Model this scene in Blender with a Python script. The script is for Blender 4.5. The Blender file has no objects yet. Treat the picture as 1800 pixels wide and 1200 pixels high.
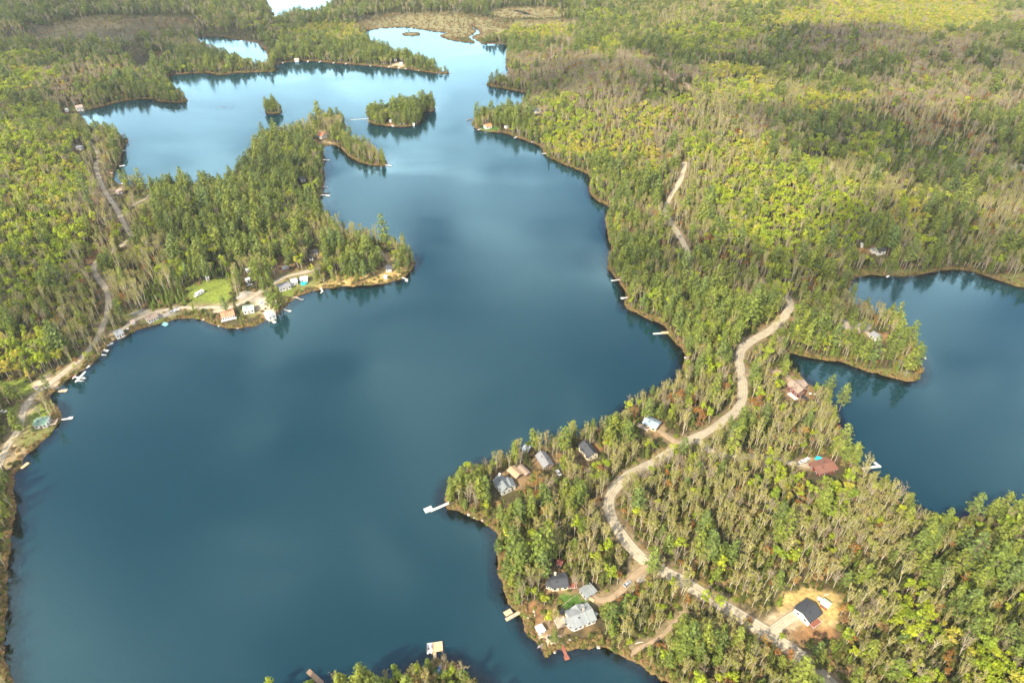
import bpy, bmesh, math, random
import numpy as np
from mathutils import Vector, Matrix
R = math.radians
rng = np.random.default_rng(7)
random.seed(7)
SC = bpy.context.scene
COL = SC.collection

# ------------------------------------------------------------------ camera
TH = R(37.0); CAM_H = 300.0; F = 1200.0
cam = bpy.data.cameras.new("camera"); cam_ob = bpy.data.objects.new("camera", cam); COL.objects.link(cam_ob)
cam.sensor_width = 36; cam.lens = 24; cam.clip_start = 1; cam.clip_end = 30000
cam_ob.location = (0, 0, CAM_H); cam_ob.rotation_euler = (R(90) - TH, 0, 0)
SC.camera = cam_ob
ST, CT = math.sin(TH), math.cos(TH)

def unp(px, py, z=0.0):
    "world point on the level plane z seen at photo pixel (px, py)"
    u = (px - 900) / F; v = (py - 600) / F
    t = (CAM_H - z) / (ST + v * CT)
    return (u * t, t * (CT - v * ST))

def proj(x, y, z):
    "photo pixel of a world point (numpy friendly), with its depth"
    dz = z - CAM_H
    d = y * CT - dz * ST
    up = y * ST + dz * CT
    return 900 + F * x / d, 600 - F * up / d, d

# ------------------------------------------------------------------ helpers
def link(o): COL.objects.link(o); return o

def tag(o, label=None, cat=None, group=None, kind=None):
    if label: o["label"] = label
    if cat: o["category"] = cat
    if group: o["group"] = group
    if kind: o["kind"] = kind
    return o

def empty(name, loc, rz, label, cat, group=None):
    o = bpy.data.objects.new(name, None); o.empty_display_size = 1
    o.location = loc; o.rotation_euler = (0, 0, rz); link(o)
    return tag(o, label, cat, group)

class MB:
    "collects shapes into one mesh"
    def __init__(s): s.v = []; s.f = []
    def add(s, vs, fs):
        n = len(s.v); s.v += [tuple(map(float, p)) for p in vs]; s.f += [tuple(i + n for i in f) for f in fs]; return s
    def box(s, c, d, rz=0.0, ry=0.0):
        x, y, z = d[0] / 2, d[1] / 2, d[2] / 2
        vs = [(-x,-y,-z),(x,-y,-z),(x,y,-z),(-x,y,-z),(-x,-y,z),(x,-y,z),(x,y,z),(-x,y,z)]
        M = Matrix.Translation(c) @ Matrix.Rotation(rz, 4, 'Z') @ Matrix.Rotation(ry, 4, 'Y')
        vs = [M @ Vector(p) for p in vs]
        return s.add(vs, [(3,2,1,0),(4,5,6,7),(0,1,5,4),(1,2,6,5),(2,3,7,6),(3,0,4,7)])
    def tube(s, pts, rad, n=6, cap=True):
        rings = []
        for i, p in enumerate(pts):
            p = Vector(p)
            a = Vector(pts[max(0, i-1)]); b = Vector(pts[min(len(pts)-1, i+1)])
            t = (b - a).normalized()
            u = t.cross(Vector((0.3, 0.9, 0.1)))
            if u.length < 1e-3: u = t.cross(Vector((1, 0, 0)))
            u.normalize(); w = t.cross(u)
            r = rad[i] if hasattr(rad, '__len__') else rad
            rings.append([p + u*math.cos(2*math.pi*k/n)*r + w*math.sin(2*math.pi*k/n)*r for k in range(n)])
        vs = [q for r_ in rings for q in r_]; fs = []
        for i in range(len(pts)-1):
            for k in range(n):
                fs.append((i*n+k, i*n+(k+1)%n, (i+1)*n+(k+1)%n, (i+1)*n+k))
        if cap: fs.append(tuple(range(n-1, -1, -1))); fs.append(tuple((len(pts)-1)*n+k for k in range(n)))
        return s.add(vs, fs)
    def prism(s, poly, x0, x1):
        "poly in (y, z), extruded along x"
        n = len(poly)
        vs = [(x0, a, b) for a, b in poly] + [(x1, a, b) for a, b in poly]
        fs = [tuple(range(n-1, -1, -1)), tuple(range(n, 2*n))] + [(k, (k+1)%n, n+(k+1)%n, n+k) for k in range(n)]
        return s.add(vs, fs)
    def loft(s, secs, cap=True):
        n = len(secs[0]); vs = [p for q in secs for p in q]; fs = []
        for i in range(len(secs)-1):
            for k in range(n):
                fs.append((i*n+k, i*n+(k+1)%n, (i+1)*n+(k+1)%n, (i+1)*n+k))
        if cap: fs.append(tuple(range(n-1, -1, -1))); fs.append(tuple((len(secs)-1)*n+k for k in range(n)))
        return s.add(vs, fs)
    def build(s, name, mat, parent=None, bevel=0.0, loc=None, rz=0.0, smooth=False):
        me = bpy.data.meshes.new(name); me.from_pydata(s.v, [], s.f)
        bm = bmesh.new(); bm.from_mesh(me)
        bmesh.ops.recalc_face_normals(bm, faces=bm.faces[:])
        if bevel > 0: bmesh.ops.bevel(bm, geom=bm.edges[:], offset=bevel, segments=1, affect='EDGES', clamp_overlap=True)
        bm.to_mesh(me); bm.free()
        me.materials.append(mat)
        if smooth:
            for p in me.polygons: p.use_smooth = True
        o = bpy.data.objects.new(name, me); link(o)
        if parent: o.parent = parent
        if loc is not None: o.location = loc
        o.rotation_euler = (0, 0, rz)
        return o

# ------------------------------------------------------------------ materials
def new_mat(name):
    m = bpy.data.materials.new(name); m.use_nodes = True
    nt = m.node_tree; nt.nodes.clear()
    out = nt.nodes.new('ShaderNodeOutputMaterial')
    return m, nt, out

def N(nt, t, **kw):
    n = nt.nodes.new(t)
    for k, v in kw.items():
        if k.startswith('i_'):
            key = k[2:]
            n.inputs[int(key) if key.isdigit() else key.replace('_', ' ')].default_value = v
        else: setattr(n, k, v)
    return n

def L(nt, a, b): nt.links.new(a, b)

def c4(c): return (c[0], c[1], c[2], 1.0)

def mixcol(nt, fac, a, b, mode='MIX'):
    n = nt.nodes.new('ShaderNodeMix'); n.data_type = 'RGBA'; n.blend_type = mode
    for sock, val in ((n.inputs[0], fac), (n.inputs[6], a), (n.inputs[7], b)):
        if hasattr(val, 'is_linked'): nt.links.new(val, sock)
        else: sock.default_value = val if not isinstance(val, tuple) else c4(val)
    return n.outputs[2]

def solid(name, col, rough=0.6, metal=0.0, var=0.18, scale=1.5, stripes=None, bump=0.0):
    "paint / wood / metal with wear: colour noise plus optional board or rib lines along the object"
    m, nt, out = new_mat(name)
    p = N(nt, 'ShaderNodeBsdfPrincipled'); p.inputs['Roughness'].default_value = rough; p.inputs['Metallic'].default_value = metal
    tc = N(nt, 'ShaderNodeTexCoord')
    nz = N(nt, 'ShaderNodeTexNoise', i_Scale=scale, i_Detail=5.0, i_Roughness=0.65); L(nt, tc.outputs['Object'], nz.inputs['Vector'])
    rp = N(nt, 'ShaderNodeMapRange'); rp.inputs[1].default_value = .25; rp.inputs[2].default_value = .75
    rp.inputs[3].default_value = 1 - var; rp.inputs[4].default_value = 1 + var
    L(nt, nz.outputs['Fac'], rp.inputs[0])
    col_s = mixcol(nt, 1.0, col, rp.outputs[0], 'MULTIPLY')
    hgt = nz.outputs['Fac']
    if stripes:
        axis, width, dark = stripes
        sp = N(nt, 'ShaderNodeSeparateXYZ'); L(nt, tc.outputs['Object'], sp.inputs[0])
        dv = N(nt, 'ShaderNodeMath', operation='DIVIDE'); L(nt, sp.outputs[axis], dv.inputs[0]); dv.inputs[1].default_value = width
        fl = N(nt, 'ShaderNodeMath', operation='FLOOR'); L(nt, dv.outputs[0], fl.inputs[0])
        wn = N(nt, 'ShaderNodeTexWhiteNoise', noise_dimensions='1D'); L(nt, fl.outputs[0], wn.inputs['W'])
        fr = N(nt, 'ShaderNodeMath', operation='FRACT'); L(nt, dv.outputs[0], fr.inputs[0])
        gap = N(nt, 'ShaderNodeMath', operation='GREATER_THAN'); L(nt, fr.outputs[0], gap.inputs[0]); gap.inputs[1].default_value = .86
        r2 = N(nt, 'ShaderNodeMapRange'); r2.inputs[3].default_value = .84; r2.inputs[4].default_value = 1.1; L(nt, wn.outputs['Value'], r2.inputs[0])
        col_s = mixcol(nt, 1.0, col_s, r2.outputs[0], 'MULTIPLY')
        col_s = mixcol(nt, gap.outputs[0], col_s, tuple(c*dark for c in col))
    L(nt, col_s, p.inputs['Base Color'])
    if bump > 0:
        b = N(nt, 'ShaderNodeBump'); b.inputs['Strength'].default_value = bump; L(nt, hgt, b.inputs['Height']); L(nt, b.outputs[0], p.inputs['Normal'])
    L(nt, p.outputs[0], out.inputs[0])
    return m
NIND = 300; HAZE = 0.00004; CLOP = .48; EXPO = 1.0; WAVE = .26
CLOUDS = [(100,60,260),(340,60,170),(120,190,110),(330,175,80),(470,290,45),(330,390,40),(60,480,60),(150,545,30),(1120,155,100),(960,130,70),(1350,110,130),(1600,115,140),(1500,235,100),(1700,280,110),(1650,410,70),(1450,480,55),(1140,440,45)]
# ------------------------------------------------------------------ shorelines (traced, then laid on the ground plane)
MAIN = [(-60,1230),(22,1215),(10,1160),(8,1120),(12,1080),(14,1040),(12,1000),(18,970),(22,930),(28,895),(24,868),(24,838),(37,822),(43,802),(65,785),(82,770),
 (95,752),(107,741),(108,727),(100,715),(86,705),(86,697),(95,686),(108,677),(125,662),(145,652),(160,640),(175,627),(185,612),(193,602),(205,597),
 (220,590),(250,577),(275,570),(295,565),(312,560),(335,559),(355,562),(375,570),(390,575),(410,577),(430,576),(450,572),(470,562),(487,555),(500,540),
 (512,530),(522,521),(537,516),(562,509),(587,505),(625,502),(662,500),(687,496),(708,489),(720,477),(731,462),(728,455),(718,447),(700,434),(675,424),
 (640,416),(610,408),(585,396),(572,380),(567,366),(562,355),(561,347),(567,340),(569,328),(570,310),(569,297),(569,275),(569,258),(580,255),(590,255),
 (600,261),(612,274),(630,284),(650,290),(675,292),(681,288),(676,280),(664,270),(645,258),(625,250),(611,245),(605,235),(608,225),(605,215),(590,210),
 (560,210),(540,220),(510,233),(480,240),(455,246),(444,258),(440,272),(437,292),(415,318),(380,332),(330,338),(280,338),(250,330),(225,326),(205,322),
 (198,310),(200,299),(208,291),(212,281),(214,268),(219,257),(226,246),(215,243),(195,238),(175,232),(160,225),(148,213),(142,205),(138,199),(145,196),(165,191),
 (187,185),(212,179),(237,175),(270,174),(277,178),(300,180),(328,180),(330,176),(322,170),(312,163),(303,155),(297,147),(296,138),(299,132),(325,130),
 (362,128),(387,132),(412,129),(450,127),(480,126),(484,121),(482,115),(500,110),(525,107.5),(550,107.5),(575,110),(600,112),(625,114),(650,115.5),
 (675,118),(700,120.5),(725,123),(750,127),(775,129.8),(790,129.2),(789,127.5),(775,125.5),(768,121),(755,115),(735,108),(710,100),(685,92),(660,83),(645,72),
 (635,62),(638,56),(662,51),(687,49),(712,48),(737,51),(762,55),(788,58),(774,63),(787,69),(812,73.5),(820,74),(837,76),(862,77.5),(890,78),(892,84),
 (890,100),(890,112),(893,124),(900,133),(882,140),(864,145),(855,149),(860,151),(875,154),(897,158),(907,160),(922,163),(928,169),(926,176),(920,187),
 (905,196),(885,200),(860,205),(840,209),(829,214),(829,219),(840,228),(862,232),(887,234),(907,241),(932,250),(950,257),(959,272),(982,285),
 (1007,295),(1020,300),(1036,308),(1037,318),(1036,332),(1042,346),(1060,358),(1075,366),(1067,377),(1064,388),(1067,407),(1073,425),(1074,440),(1069,455),
 (1070,472),(1080,486),(1092,500),(1100,515),(1098,540),(1112,547),(1132,556),(1150,565),(1167,571),(1175,587),(1185,599),(1200,615),(1204,627),(1199,642),
 (1195,655),(1180,677),(1137,698),(1100,722),(1050,755),(1012,770),(975,776),(937,786),(910,797),(880,810),(845,820),(812,834),(795,846),(784,862),(781,880),
 (787,893),(805,900),(825,906),(845,915),(862,925),(872,937),(875,957),(876,995),(880,1017),(887,1040),(897,1060),(912,1076),(920,1092),(932,1117),
 (947,1130),(953,1142),(962,1149),(978,1147),(1000,1140),(1015,1139),(1047,1137),(1072,1141),(1092,1150),(1110,1160),(1135,1172),(1155,1186),(1170,1199),
 (1200,1228),(1240,1300),(1250,1420),(950,1440),(905,1330),(900,1260),(862,1218),(832,1192),(795,1164),(766,1159),(742,1168),(702,1190),(642,1207),(582,1213),(540,1220),(490,1232),
 (440,1300),(430,1420),(-60,1440)]
RIGHT = [(1495,500),(1500,490),(1510,486),(1530,483),(1562,485),(1600,485),(1625,481),(1650,476),(1670,474),(1700,475),(1725,482),(1750,491),(1775,499),(1800,506),
 (1850,522),(1920,520),(2020,560),(2150,640),(2200,800),(2120,930),(2000,965),(1900,945),(1850,932),(1800,918),(1750,908),(1700,908),(1665,918),(1640,916),(1605,896),(1575,876),
 (1550,858),(1530,838),(1515,825),(1500,815),(1490,803),(1486,790),(1480,765),(1472,742),(1465,722),(1447,702),(1425,677),(1400,655),(1385,632),(1383,622),
 (1391,620),(1405,624),(1425,629),(1450,632),(1475,635),(1495,641),(1512,649),(1537,655),(1557,661),(1582,667),(1597,671),(1612,669),(1619,662),(1620,645),
 (1614,625),(1600,607),(1587,588),(1576,568),(1560,556),(1525,549),(1500,540),(1488,523)]
POND = [(345,66),(368,64),(392,65),(412,69),(447,75),(458,81),(466,88),(472,103),(465,111),(450,113),(432,111),(412,106),(395,99),(372,88),(352,74)]
TOPLAKE = [(462,-60),(466,-10),(472,10),(478,20),(484,27),(493,30),(510,29),(525,26),(545,26),(560,22),(575,16),(585,8),(620,-20),(640,-60),(560,-90)]
SPONDS = [[(1188,541),(1200,539),(1215,542),(1225,548),(1212,552),(1196,549)],
          [(488,27),(484,30),(470,37),(458,44),(446,50),(441,49),(452,41),(466,33),(478,26)],
          [(826,44),(832,46),(842,54),(843,60),(830,66),(842,73),(846,77),(837,77),(832,72),(822,66),(836,58),(834,54)],
          [(900,18),(915,19),(928,23),(932,27),(926,27),(912,22)]]
ISLES = [[(465,197),(472,199.5),(485,200),(494,199),(496,196),(488,193),(473,193)],
 [(647,210),(650,215),(662,219),(687,222),(705,223),(722,222),(735,218),(741,211),(740,201),(741,198),(750,197),(763,195),(765,192),(757,187),(735,188),(720,193),(700,198),(675,200),(656,203)],
 [(706,60.5),(714,62.5),(723,63.5),(733,62),(740,60.5),(733,58.5),(722,57.5),(713,58.5)],
 [(386,187.6),(394,188.6),(403,189.2),(404,188.6),(394,187.6)]]

def smooth_poly(pts, step=3.0):
    W = [unp(*p) for p in pts]; n = len(W); out = []
    for i in range(n):
        p0, p1, p2, p3 = (np.array(W[(i+k-1) % n]) for k in range(4))
        m = max(1, min(14, int(np.linalg.norm(p2-p1) / step)))
        for k in range(m):
            t = k / m
            tt = 0.5*((2*p1) + (-p0+p2)*t + (2*p0-5*p1+4*p2-p3)*t*t + (-p0+3*p1-3*p2+p3)*t**3)
            lin = p1 + (p2-p1)*t
            out.append(0.65*tt + 0.35*lin)
    return np.array(out)

def axis(core0, core1, d0, d1, far0, far1, n_far):
    "grid lines: fine in the core, stretching to the far limits"
    xs = [core0]; 
    while xs[-1] < core1:
        t = (xs[-1]-core0)/(core1-core0); xs.append(xs[-1] + d0*(1-t) + d1*t)
    a = np.array(xs)
    hi = a[-1] + (far1 - a[-1]) * (np.linspace(0, 1, n_far+1)[1:] ** 2.2)
    lo = a[0] + (far0 - a[0]) * (np.linspace(0, 1, n_far+1)[1:] ** 2.2)
    return np.concatenate([lo[::-1], a, hi])
GY = axis(120, 2000, 2.4, 8.0, -2500, 12000, 26)
hx = axis(0, 1500, 2.6, 8.0, 0, 10000, 26); hx = hx[hx >= 0]; hx = np.unique(np.round(hx, 3))
GX = np.concatenate([-hx[::-1][:-1], hx])
NX, NY = len(GX), len(GY)
XX, YY = np.meshgrid(GX, GY)          # [iy, ix]

def inside(poly):
    ins = np.zeros(XX.shape, bool); n = len(poly)
    for i in range(n):
        x1, y1 = poly[i]; x2, y2 = poly[(i+1) % n]
        if y1 == y2: continue
        a, b = np.searchsorted(GY, [min(y1, y2), max(y1, y2)])
        if a == b: continue
        ys = GY[a:b]; xi = x1 + (ys-y1)*(x2-x1)/(y2-y1)
        ins[a:b] ^= (GX[None, :] < xi[:, None])
    return ins

DMAX = 160.0
def seg_dist(D, poly, closed=True, dmax=DMAX):
    n = len(poly)
    for i in range(n if closed else n-1):
        x1, y1 = poly[i]; x2, y2 = poly[(i+1) % n]
        a, b = np.searchsorted(GY, [min(y1, y2)-dmax, max(y1, y2)+dmax]); c, d = np.searchsorted(GX, [min(x1, x2)-dmax, max(x1, x2)+dmax])
        if a >= b or c >= d: continue
        X, Y = XX[a:b, c:d], YY[a:b, c:d]
        dx, dy = x2-x1, y2-y1; l2 = dx*dx+dy*dy+1e-9
        t = np.clip(((X-x1)*dx+(Y-y1)*dy)/l2, 0, 1)
        dd = (X-x1-t*dx)**2+(Y-y1-t*dy)**2
        D[a:b, c:d] = np.minimum(D[a:b, c:d], dd)

water_polys = [smooth_poly(p) for p in [MAIN, RIGHT, POND, TOPLAKE] + SPONDS]
isle_polys = [smooth_poly(p, 2.0) for p in ISLES]
WAT = np.zeros(XX.shape, bool)
for p in water_polys: WAT |= inside(p)
for p in isle_polys: WAT &= ~inside(p)
D2 = np.full(XX.shape, DMAX**2)
for p in water_polys + isle_polys: seg_dist(D2, p)
SD = np.sqrt(D2); SD[WAT] *= -1     # + on land, - in water
ISL = np.zeros(XX.shape)
for p in isle_polys[:3]: ISL += inside(p)

def wob(x, y, lam, seed, k=7):
    "smooth wandering noise, about -1..1"
    r = np.random.default_rng(seed); z = 0
    for i in range(k):
        a = r.uniform(0, 2*math.pi); l = lam*r.uniform(.55, 1.6); ph = r.uniform(0, 2*math.pi)
        z = z + np.sin((x*math.cos(a)+y*math.sin(a))*2*math.pi/l + ph)
    return z / (k ** .5) / 1.2
SD = SD + np.where(np.abs(SD) < 30, 0.8*wob(XX, YY, 14, 3) + 0.5*wob(XX, YY, 6.5, 4), 0)

def sstep(a, b, x):
    t = np.clip((x-a)/(b-a), 0, 1); return t*t*(3-2*t)

HILLS = [(1120,215,150,30),(60,345,150,26),(1390,390,150,16),(640,82,110,10),(420,335,90,9),(1500,70,420,26),(1640,170,300,16),(1250,60,350,14),(200,5,420,18),(1250,690,70,5),(1560,1010,130,7),(20,150,240,14)]
TZ = np.where(SD < 0, np.maximum(SD*0.16, -4.0) - 0.05, np.minimum(SD*0.22, 0.9) + sstep(3, 45, SD)*1.6)
land = sstep(10, 110, SD)
TZ = TZ + land*(2.2*wob(XX, YY, 160, 11) + 1.0*wob(XX, YY, 60, 12) + 2.2)
for hx_, hy_, rad, amp in HILLS:
    cx, cy = unp(hx_, hy_)
    TZ = TZ + land*amp*np.exp(-((XX-cx)**2+(YY-cy)**2)/(rad*rad))
far = np.clip((np.hypot(XX, YY-800)-1900)/6000, 0, 1)
TZ = TZ + far*60*(1+wob(XX, YY, 2600, 15))
MARSH = [(200,49,155,20),(255,100,30,12),(758,45,135,24),(930,22,75,10),(955,40,70,7),(840,55,60,14),(722,60,20,4),(90,68,95,13)]
PXG, PYG, DG = proj(XX, YY, np.where(TZ > 0, TZ, 0)); PXG = np.where(DG > 20, PXG, -1e4); PYG = np.where(DG > 20, PYG, -1e4)
def ell(px, py, e):
    return ((px-e[0])/e[2])**2+((py-e[1])/e[3])**2
mm = np.zeros(XX.shape)
for e in MARSH: mm = np.maximum(mm, 1-sstep(.5, 1.3, ell(PXG, PYG, e)))
MM = mm*(SD > 0)
TZ = np.where(SD > 0, TZ*(1-MM) + MM*np.minimum(TZ, .6), TZ)

def bil(A, x, y):
    x = np.asarray(x, float); y = np.asarray(y, float)
    i = np.clip(np.searchsorted(GX, x)-1, 0, NX-2); j = np.clip(np.searchsorted(GY, y)-1, 0, NY-2)
    fx = np.clip((x-GX[i])/(GX[i+1]-GX[i]), 0, 1); fy = np.clip((y-GY[j])/(GY[j+1]-GY[j]), 0, 1)
    return (A[j, i]*(1-fx)+A[j, i+1]*fx)*(1-fy)+(A[j+1, i]*(1-fx)+A[j+1, i+1]*fx)*fy

def P(px, py, h=0.0):
    "where the ground (or a height h above it) is seen at a photo pixel"
    z = 0.0
    for _ in range(8):
        x, y = unp(px, py, z + h); z = max(0.0, float(bil(TZ, x, y)))
    return x, y, z

# ------------------------------------------------------------------ roads and tracks
ROADS = [  # name, width m, tone, label, pixels, (pixels the photo shows clear of trees: y ranges handled by "clear")
 ('gravel_road', 6.6, 0, 'pale gravel road winding between the two lakes', [(1530,1262),(1475,1215),(1440,1182),(1400,1148),(1360,1118),(1330,1100),(1290,1075),(1250,1052),(1215,1030),(1170,1005),(1135,985),(1110,962),(1090,935),(1076,910),(1070,885),(1078,862),(1100,838),(1130,822),(1165,803),(1200,780),(1240,760),(1270,742),(1295,720),(1305,700),(1306,675),(1302,650),(1300,630),(1305,612),(1325,597),(1350,583),(1370,567),(1384,548),(1390,532),(1380,518)]),
 ('upper_road', 5.0, 0, 'narrow gravel road climbing through the bright green wood', [(1376,512),(1340,495),(1290,478),(1240,465),(1210,452),(1207,440),(1196,417),(1182,396),(1172,376),(1172,360),(1182,340),(1195,318),(1202,298),(1204,285)]),
 ('hill_track', 4.5, 1, 'tan track on the brown hill', [(1213,159),(1206,147),(1178,138),(1157,120),(1150,112)]),
 ('shore_road', 4.6, 0, 'pale gravel road following the left lake shore', [(-60,850),(-10,830),(5,800),(15,780),(28,762),(35,745),(41,722),(55,699),(75,684),(95,668),(120,648),(142,630),(165,603),(180,575),(190,545),(190,520),(184,503),(172,488),(165,472),(175,455),(200,440),(222,425),(232,415),(225,404),(215,388),(207,371),(195,353),(181,330),(173,310),(169,290),(174,280),(168,262),(150,248),(120,236),(80,225)]),
 ('lodge_drive', 3.8, 0, 'sandy drive along the lodge shore', [(205,588),(237,563),(272,549),(312,541),(340,541),(375,540),(405,540),(425,532),(447,520),(475,501),(500,487),(532,479),(560,472)]),
 ('driveway', 3.6, 1, 'brown dirt driveway to the grey garage', [(1140,992),(1118,1008),(1103,1024),(1090,1040),(1072,1052),(1055,1054),(1042,1048)]),
 ('driveway', 5.5, 0, 'sandy driveway to the black roofed cabin', [(1372,1128),(1358,1112),(1372,1098),(1390,1085),(1405,1078)]),
 ('driveway', 3.8, 1, 'dirt driveway to the blue roofed house', [(1200,780),(1188,777),(1172,766),(1158,756)]),
 ('driveway', 3.8, 1, 'dirt driveway to the maroon house', [(1306,660),(1335,655),(1365,652),(1385,662),(1398,690)]),
 ('driveway', 4.0, 0, 'tan driveway to the rust roofed house', [(1225,772),(1260,798),(1300,800),(1350,806),(1400,815),(1425,818)]),
 ('footpath', 2.2, 1, 'brown trail down to the lower shore', [(1205,1075),(1185,1095),(1165,1115),(1145,1128),(1120,1140),(1108,1152)]),
 ('field_track', 3.5, 0, 'short pale track in the small field', [(262,344),(252,352),(240,357),(232,362)]),
 ('lot_track', 5.0, 0, 'gravel strip beside the peninsula house', [(1478,562),(1495,570),(1515,580),(1532,590)]),
 ('point_track', 3.2, 1, 'dirt track to the point cabin', [(668,440),(675,450),(683,460)]),
]
def catmull(pts, step):
    out = []
    n = len(pts)
    for i in range(n-1):
        p0 = np.array(pts[max(0, i-1)]); p1 = np.array(pts[i]); p2 = np.array(pts[i+1]); p3 = np.array(pts[min(n-1, i+2)])
        m = max(1, int(np.linalg.norm(p2-p1)/step))
        for k in range(m):
            t = k/m
            out.append(0.5*((2*p1)+(-p0+p2)*t+(2*p0-5*p1+4*p2-p3)*t*t+(-p0+3*p1-3*p2+p3)*t**3))
    out.append(np.array(pts[-1])); return np.array(out)
road_lines = []
for r in ROADS:
    pts = [P(*p)[:2] for p in r[4]]
    road_lines.append(catmull(pts, 2.5))
RD = np.full(XX.shape, 60.0**2); RW = np.zeros(XX.shape)
for r, ln in zip(ROADS, road_lines):
    d = np.full(XX.shape, 60.0**2); seg_dist(d, ln, False, 25.0)
    RD = np.minimum(RD, np.maximum(np.sqrt(d)-r[1]/2, 0)**2)
RD = np.sqrt(RD)                      # metres from the nearest road edge

# ------------------------------------------------------------------ ground cover zones: px ellipse (cx, cy, rx, ry), cover, tree density inside
ZONES = [
 ((368,515,44,24),'lawn',.0),((385,500,20,14),'lawn',0),((388,542,26,8),'sand',0),((345,540,30,8),'field',.5),((448,536,42,20),'field',.2),((440,522,26,10),'gravel',.0),((470,538,22,14),'sand',.05),
 ((525,492,46,16),'field',.18),((505,512,26,9),'lawn',.1),((600,499,105,8),'straw',.3),((690,482,30,16),'straw',.18),((640,492,60,10),'straw',.3),((497,465,16,18),'dirt',.15),
 ((25,682,52,15),'lawn',.03),((45,722,42,14),'lawn',.05),((64,740,36,15),'lawn',.06),((60,765,40,22),'field',.4),((108,660,40,12),'field',.35),((20,800,26,24),'tan',.2),((88,673,26,12),'sand',.0),((50,712,12,14),'sand',0),
 ((255,556,70,13),'field',.3),((270,552,36,7),'gravel',0),((285,562,22,5),'lawn',.02),((205,590,24,12),'tan',.12),((255,352,26,14),'field',.03),
 ((985,1026,36,26),'dirt',.07),((955,1010,24,16),'dirt',.1),((1000,1058,24,18),'grass',.02),((1033,1062,15,8),'grass',.0),((965,1124,20,9),'sand',0),((985,1085,30,26),'dirt',.08),((935,1085,20,30),'rust',.08),((970,1105,34,14),'dirt',.06),((1050,1050,26,12),'dirt',0),((1120,1015,20,9),'gravel',0),
 ((1424,1066,58,35),'straw',.015),((1375,1092,34,16),'sand',.03),((1425,1090,50,26),'tan',.06),((1420,1115,55,20),'rust',.25),
 ((1403,682,30,22),'dirt',.06),((1370,656,30,8),'rust',.05),((1428,816,34,12),'tan',.04),((1548,592,18,8),'rust',.1),((1505,575,32,9),'gravel',.05),
 ((905,842,32,20),'dirt',.05),((960,812,26,12),'dirt',.12),((1040,790,18,12),'rust',.15),((1150,752,26,10),'dirt',.1),((1160,764,16,7),'rust',.2),
 ((1660,228,40,12),'rust',.4),((1722,285,30,10),'rust',.45),((1431,282,30,8),'field',.02),((1560,316,20,8),'straw',.1),((1790,300,22,14),'gravel',.05),((1300,148,50,12),'field',.35),((1290,160,40,8),'field',.4),
 ((570,252,24,4),'tan',.05),((548,228,18,4),'tan',.02),((565,236,14,6),'tan',.02),((137,190,30,5),'field',.02),((860,226,18,6),'grass',.06),((700,114,12,3),'sand',.03),((700,217,30,4),'rust',.15),((690,118,60,2.5),'tan',.1),
 ((165,455,16,24),'rust',.2),((172,415,18,18),'rust',.35),((150,640,20,14),'field',.45),((60,590,60,12),'rust',.4),((1660,488,60,8),'field',.1),((1790,490,40,12),'field',.15),((1530,655,70,7),'field',.1),((1590,662,26,8),'field',.15),((1570,478,60,6),'field',.1),
 ((205,334,16,7),'tan',.1),((139,258,10,6),'tan',.1),((1535,436,26,9),'dirt',.15),((690,470,12,9),'dirt',0),((555,446,14,10),'tan',.1),((770,1172,14,16),'grass',.05),((770,1195,22,10),'straw',.05),((685,455,10,12),'straw',.1),((945,192,10,8),'tan',.15),
 ((470,555,14,8),'dirt',.05),((1450,1185,60,14),'dirt',.15),
]
COVER = {'lawn':(.16,.20,.035),'grass':(.07,.14,.025),'field':(.165,.165,.055),'sand':(.52,.42,.30),'tan':(.30,.23,.125),'straw':(.40,.29,.11),'dirt':(.24,.16,.085),'rust':(.22,.12,.055),'gravel':(.34,.31,.275)}
BASE = np.zeros(XX.shape+(3,)); BASE[:] = (.075,.058,.030)
mixg = sstep(-.2, .8, wob(XX, YY, 40, 21))[..., None]; BASE = BASE*(1-mixg*.55)+np.array((.062,.068,.022))*mixg*.55
mixr = sstep(.3, 1.1, wob(XX, YY, 28, 22))[..., None]; BASE = BASE*(1-mixr*.5)+np.array((.15,.085,.04))*mixr*.5
DENS = np.ones(XX.shape)
mm3 = MM[..., None]*(.75+.25*wob(XX, YY, 30, 25)[..., None]); BASE = BASE*(1-mm3)+np.array((.12,.112,.07))*mm3
warm = (np.clip((PXG-560)/160, 0, 1)*MM)[..., None]; BASE = BASE*(1-warm*.6)+np.array((.25,.22,.095))*warm*.6
DENS *= 1-MM*np.where(PXG > 560, .93, .86)
for e, cov, dn in sorted(ZONES, key=lambda z: {'dirt':0,'tan':0,'rust':0,'straw':1}.get(z[1], 2)):
    q = ell(PXG, PYG, e) + .25*wob(XX, YY, 9, 31) + .15*wob(XX, YY, 4.5, 32)
    a = 1-sstep(.75, 1.15, q); BASE = BASE*(1-a[..., None])+np.array(COVER[cov])*a[..., None]
    DENS = DENS*(1-a)+np.minimum(DENS, dn)*a
ROADSIDE = (1-sstep(0.5, 4.5, RD+1.2*wob(XX, YY, 8, 33)))[..., None]; BASE = BASE*(1-ROADSIDE*.7)+np.array((.26,.20,.115))*ROADSIDE*.7
shore = ((1-sstep(.3, 1.6, SD/(1.3+.9*wob(XX, YY, 35, 61))))*(SD > -.5))[..., None]; BASE = BASE*(1-shore*.7)+np.array((.19,.125,.06))*shore*.7
bed = (SD < 0)[..., None]; BASE = np.where(bed, np.array((.16,.085,.04)), BASE)
DENS = np.where(RD < 1.6, 0, DENS)

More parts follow.
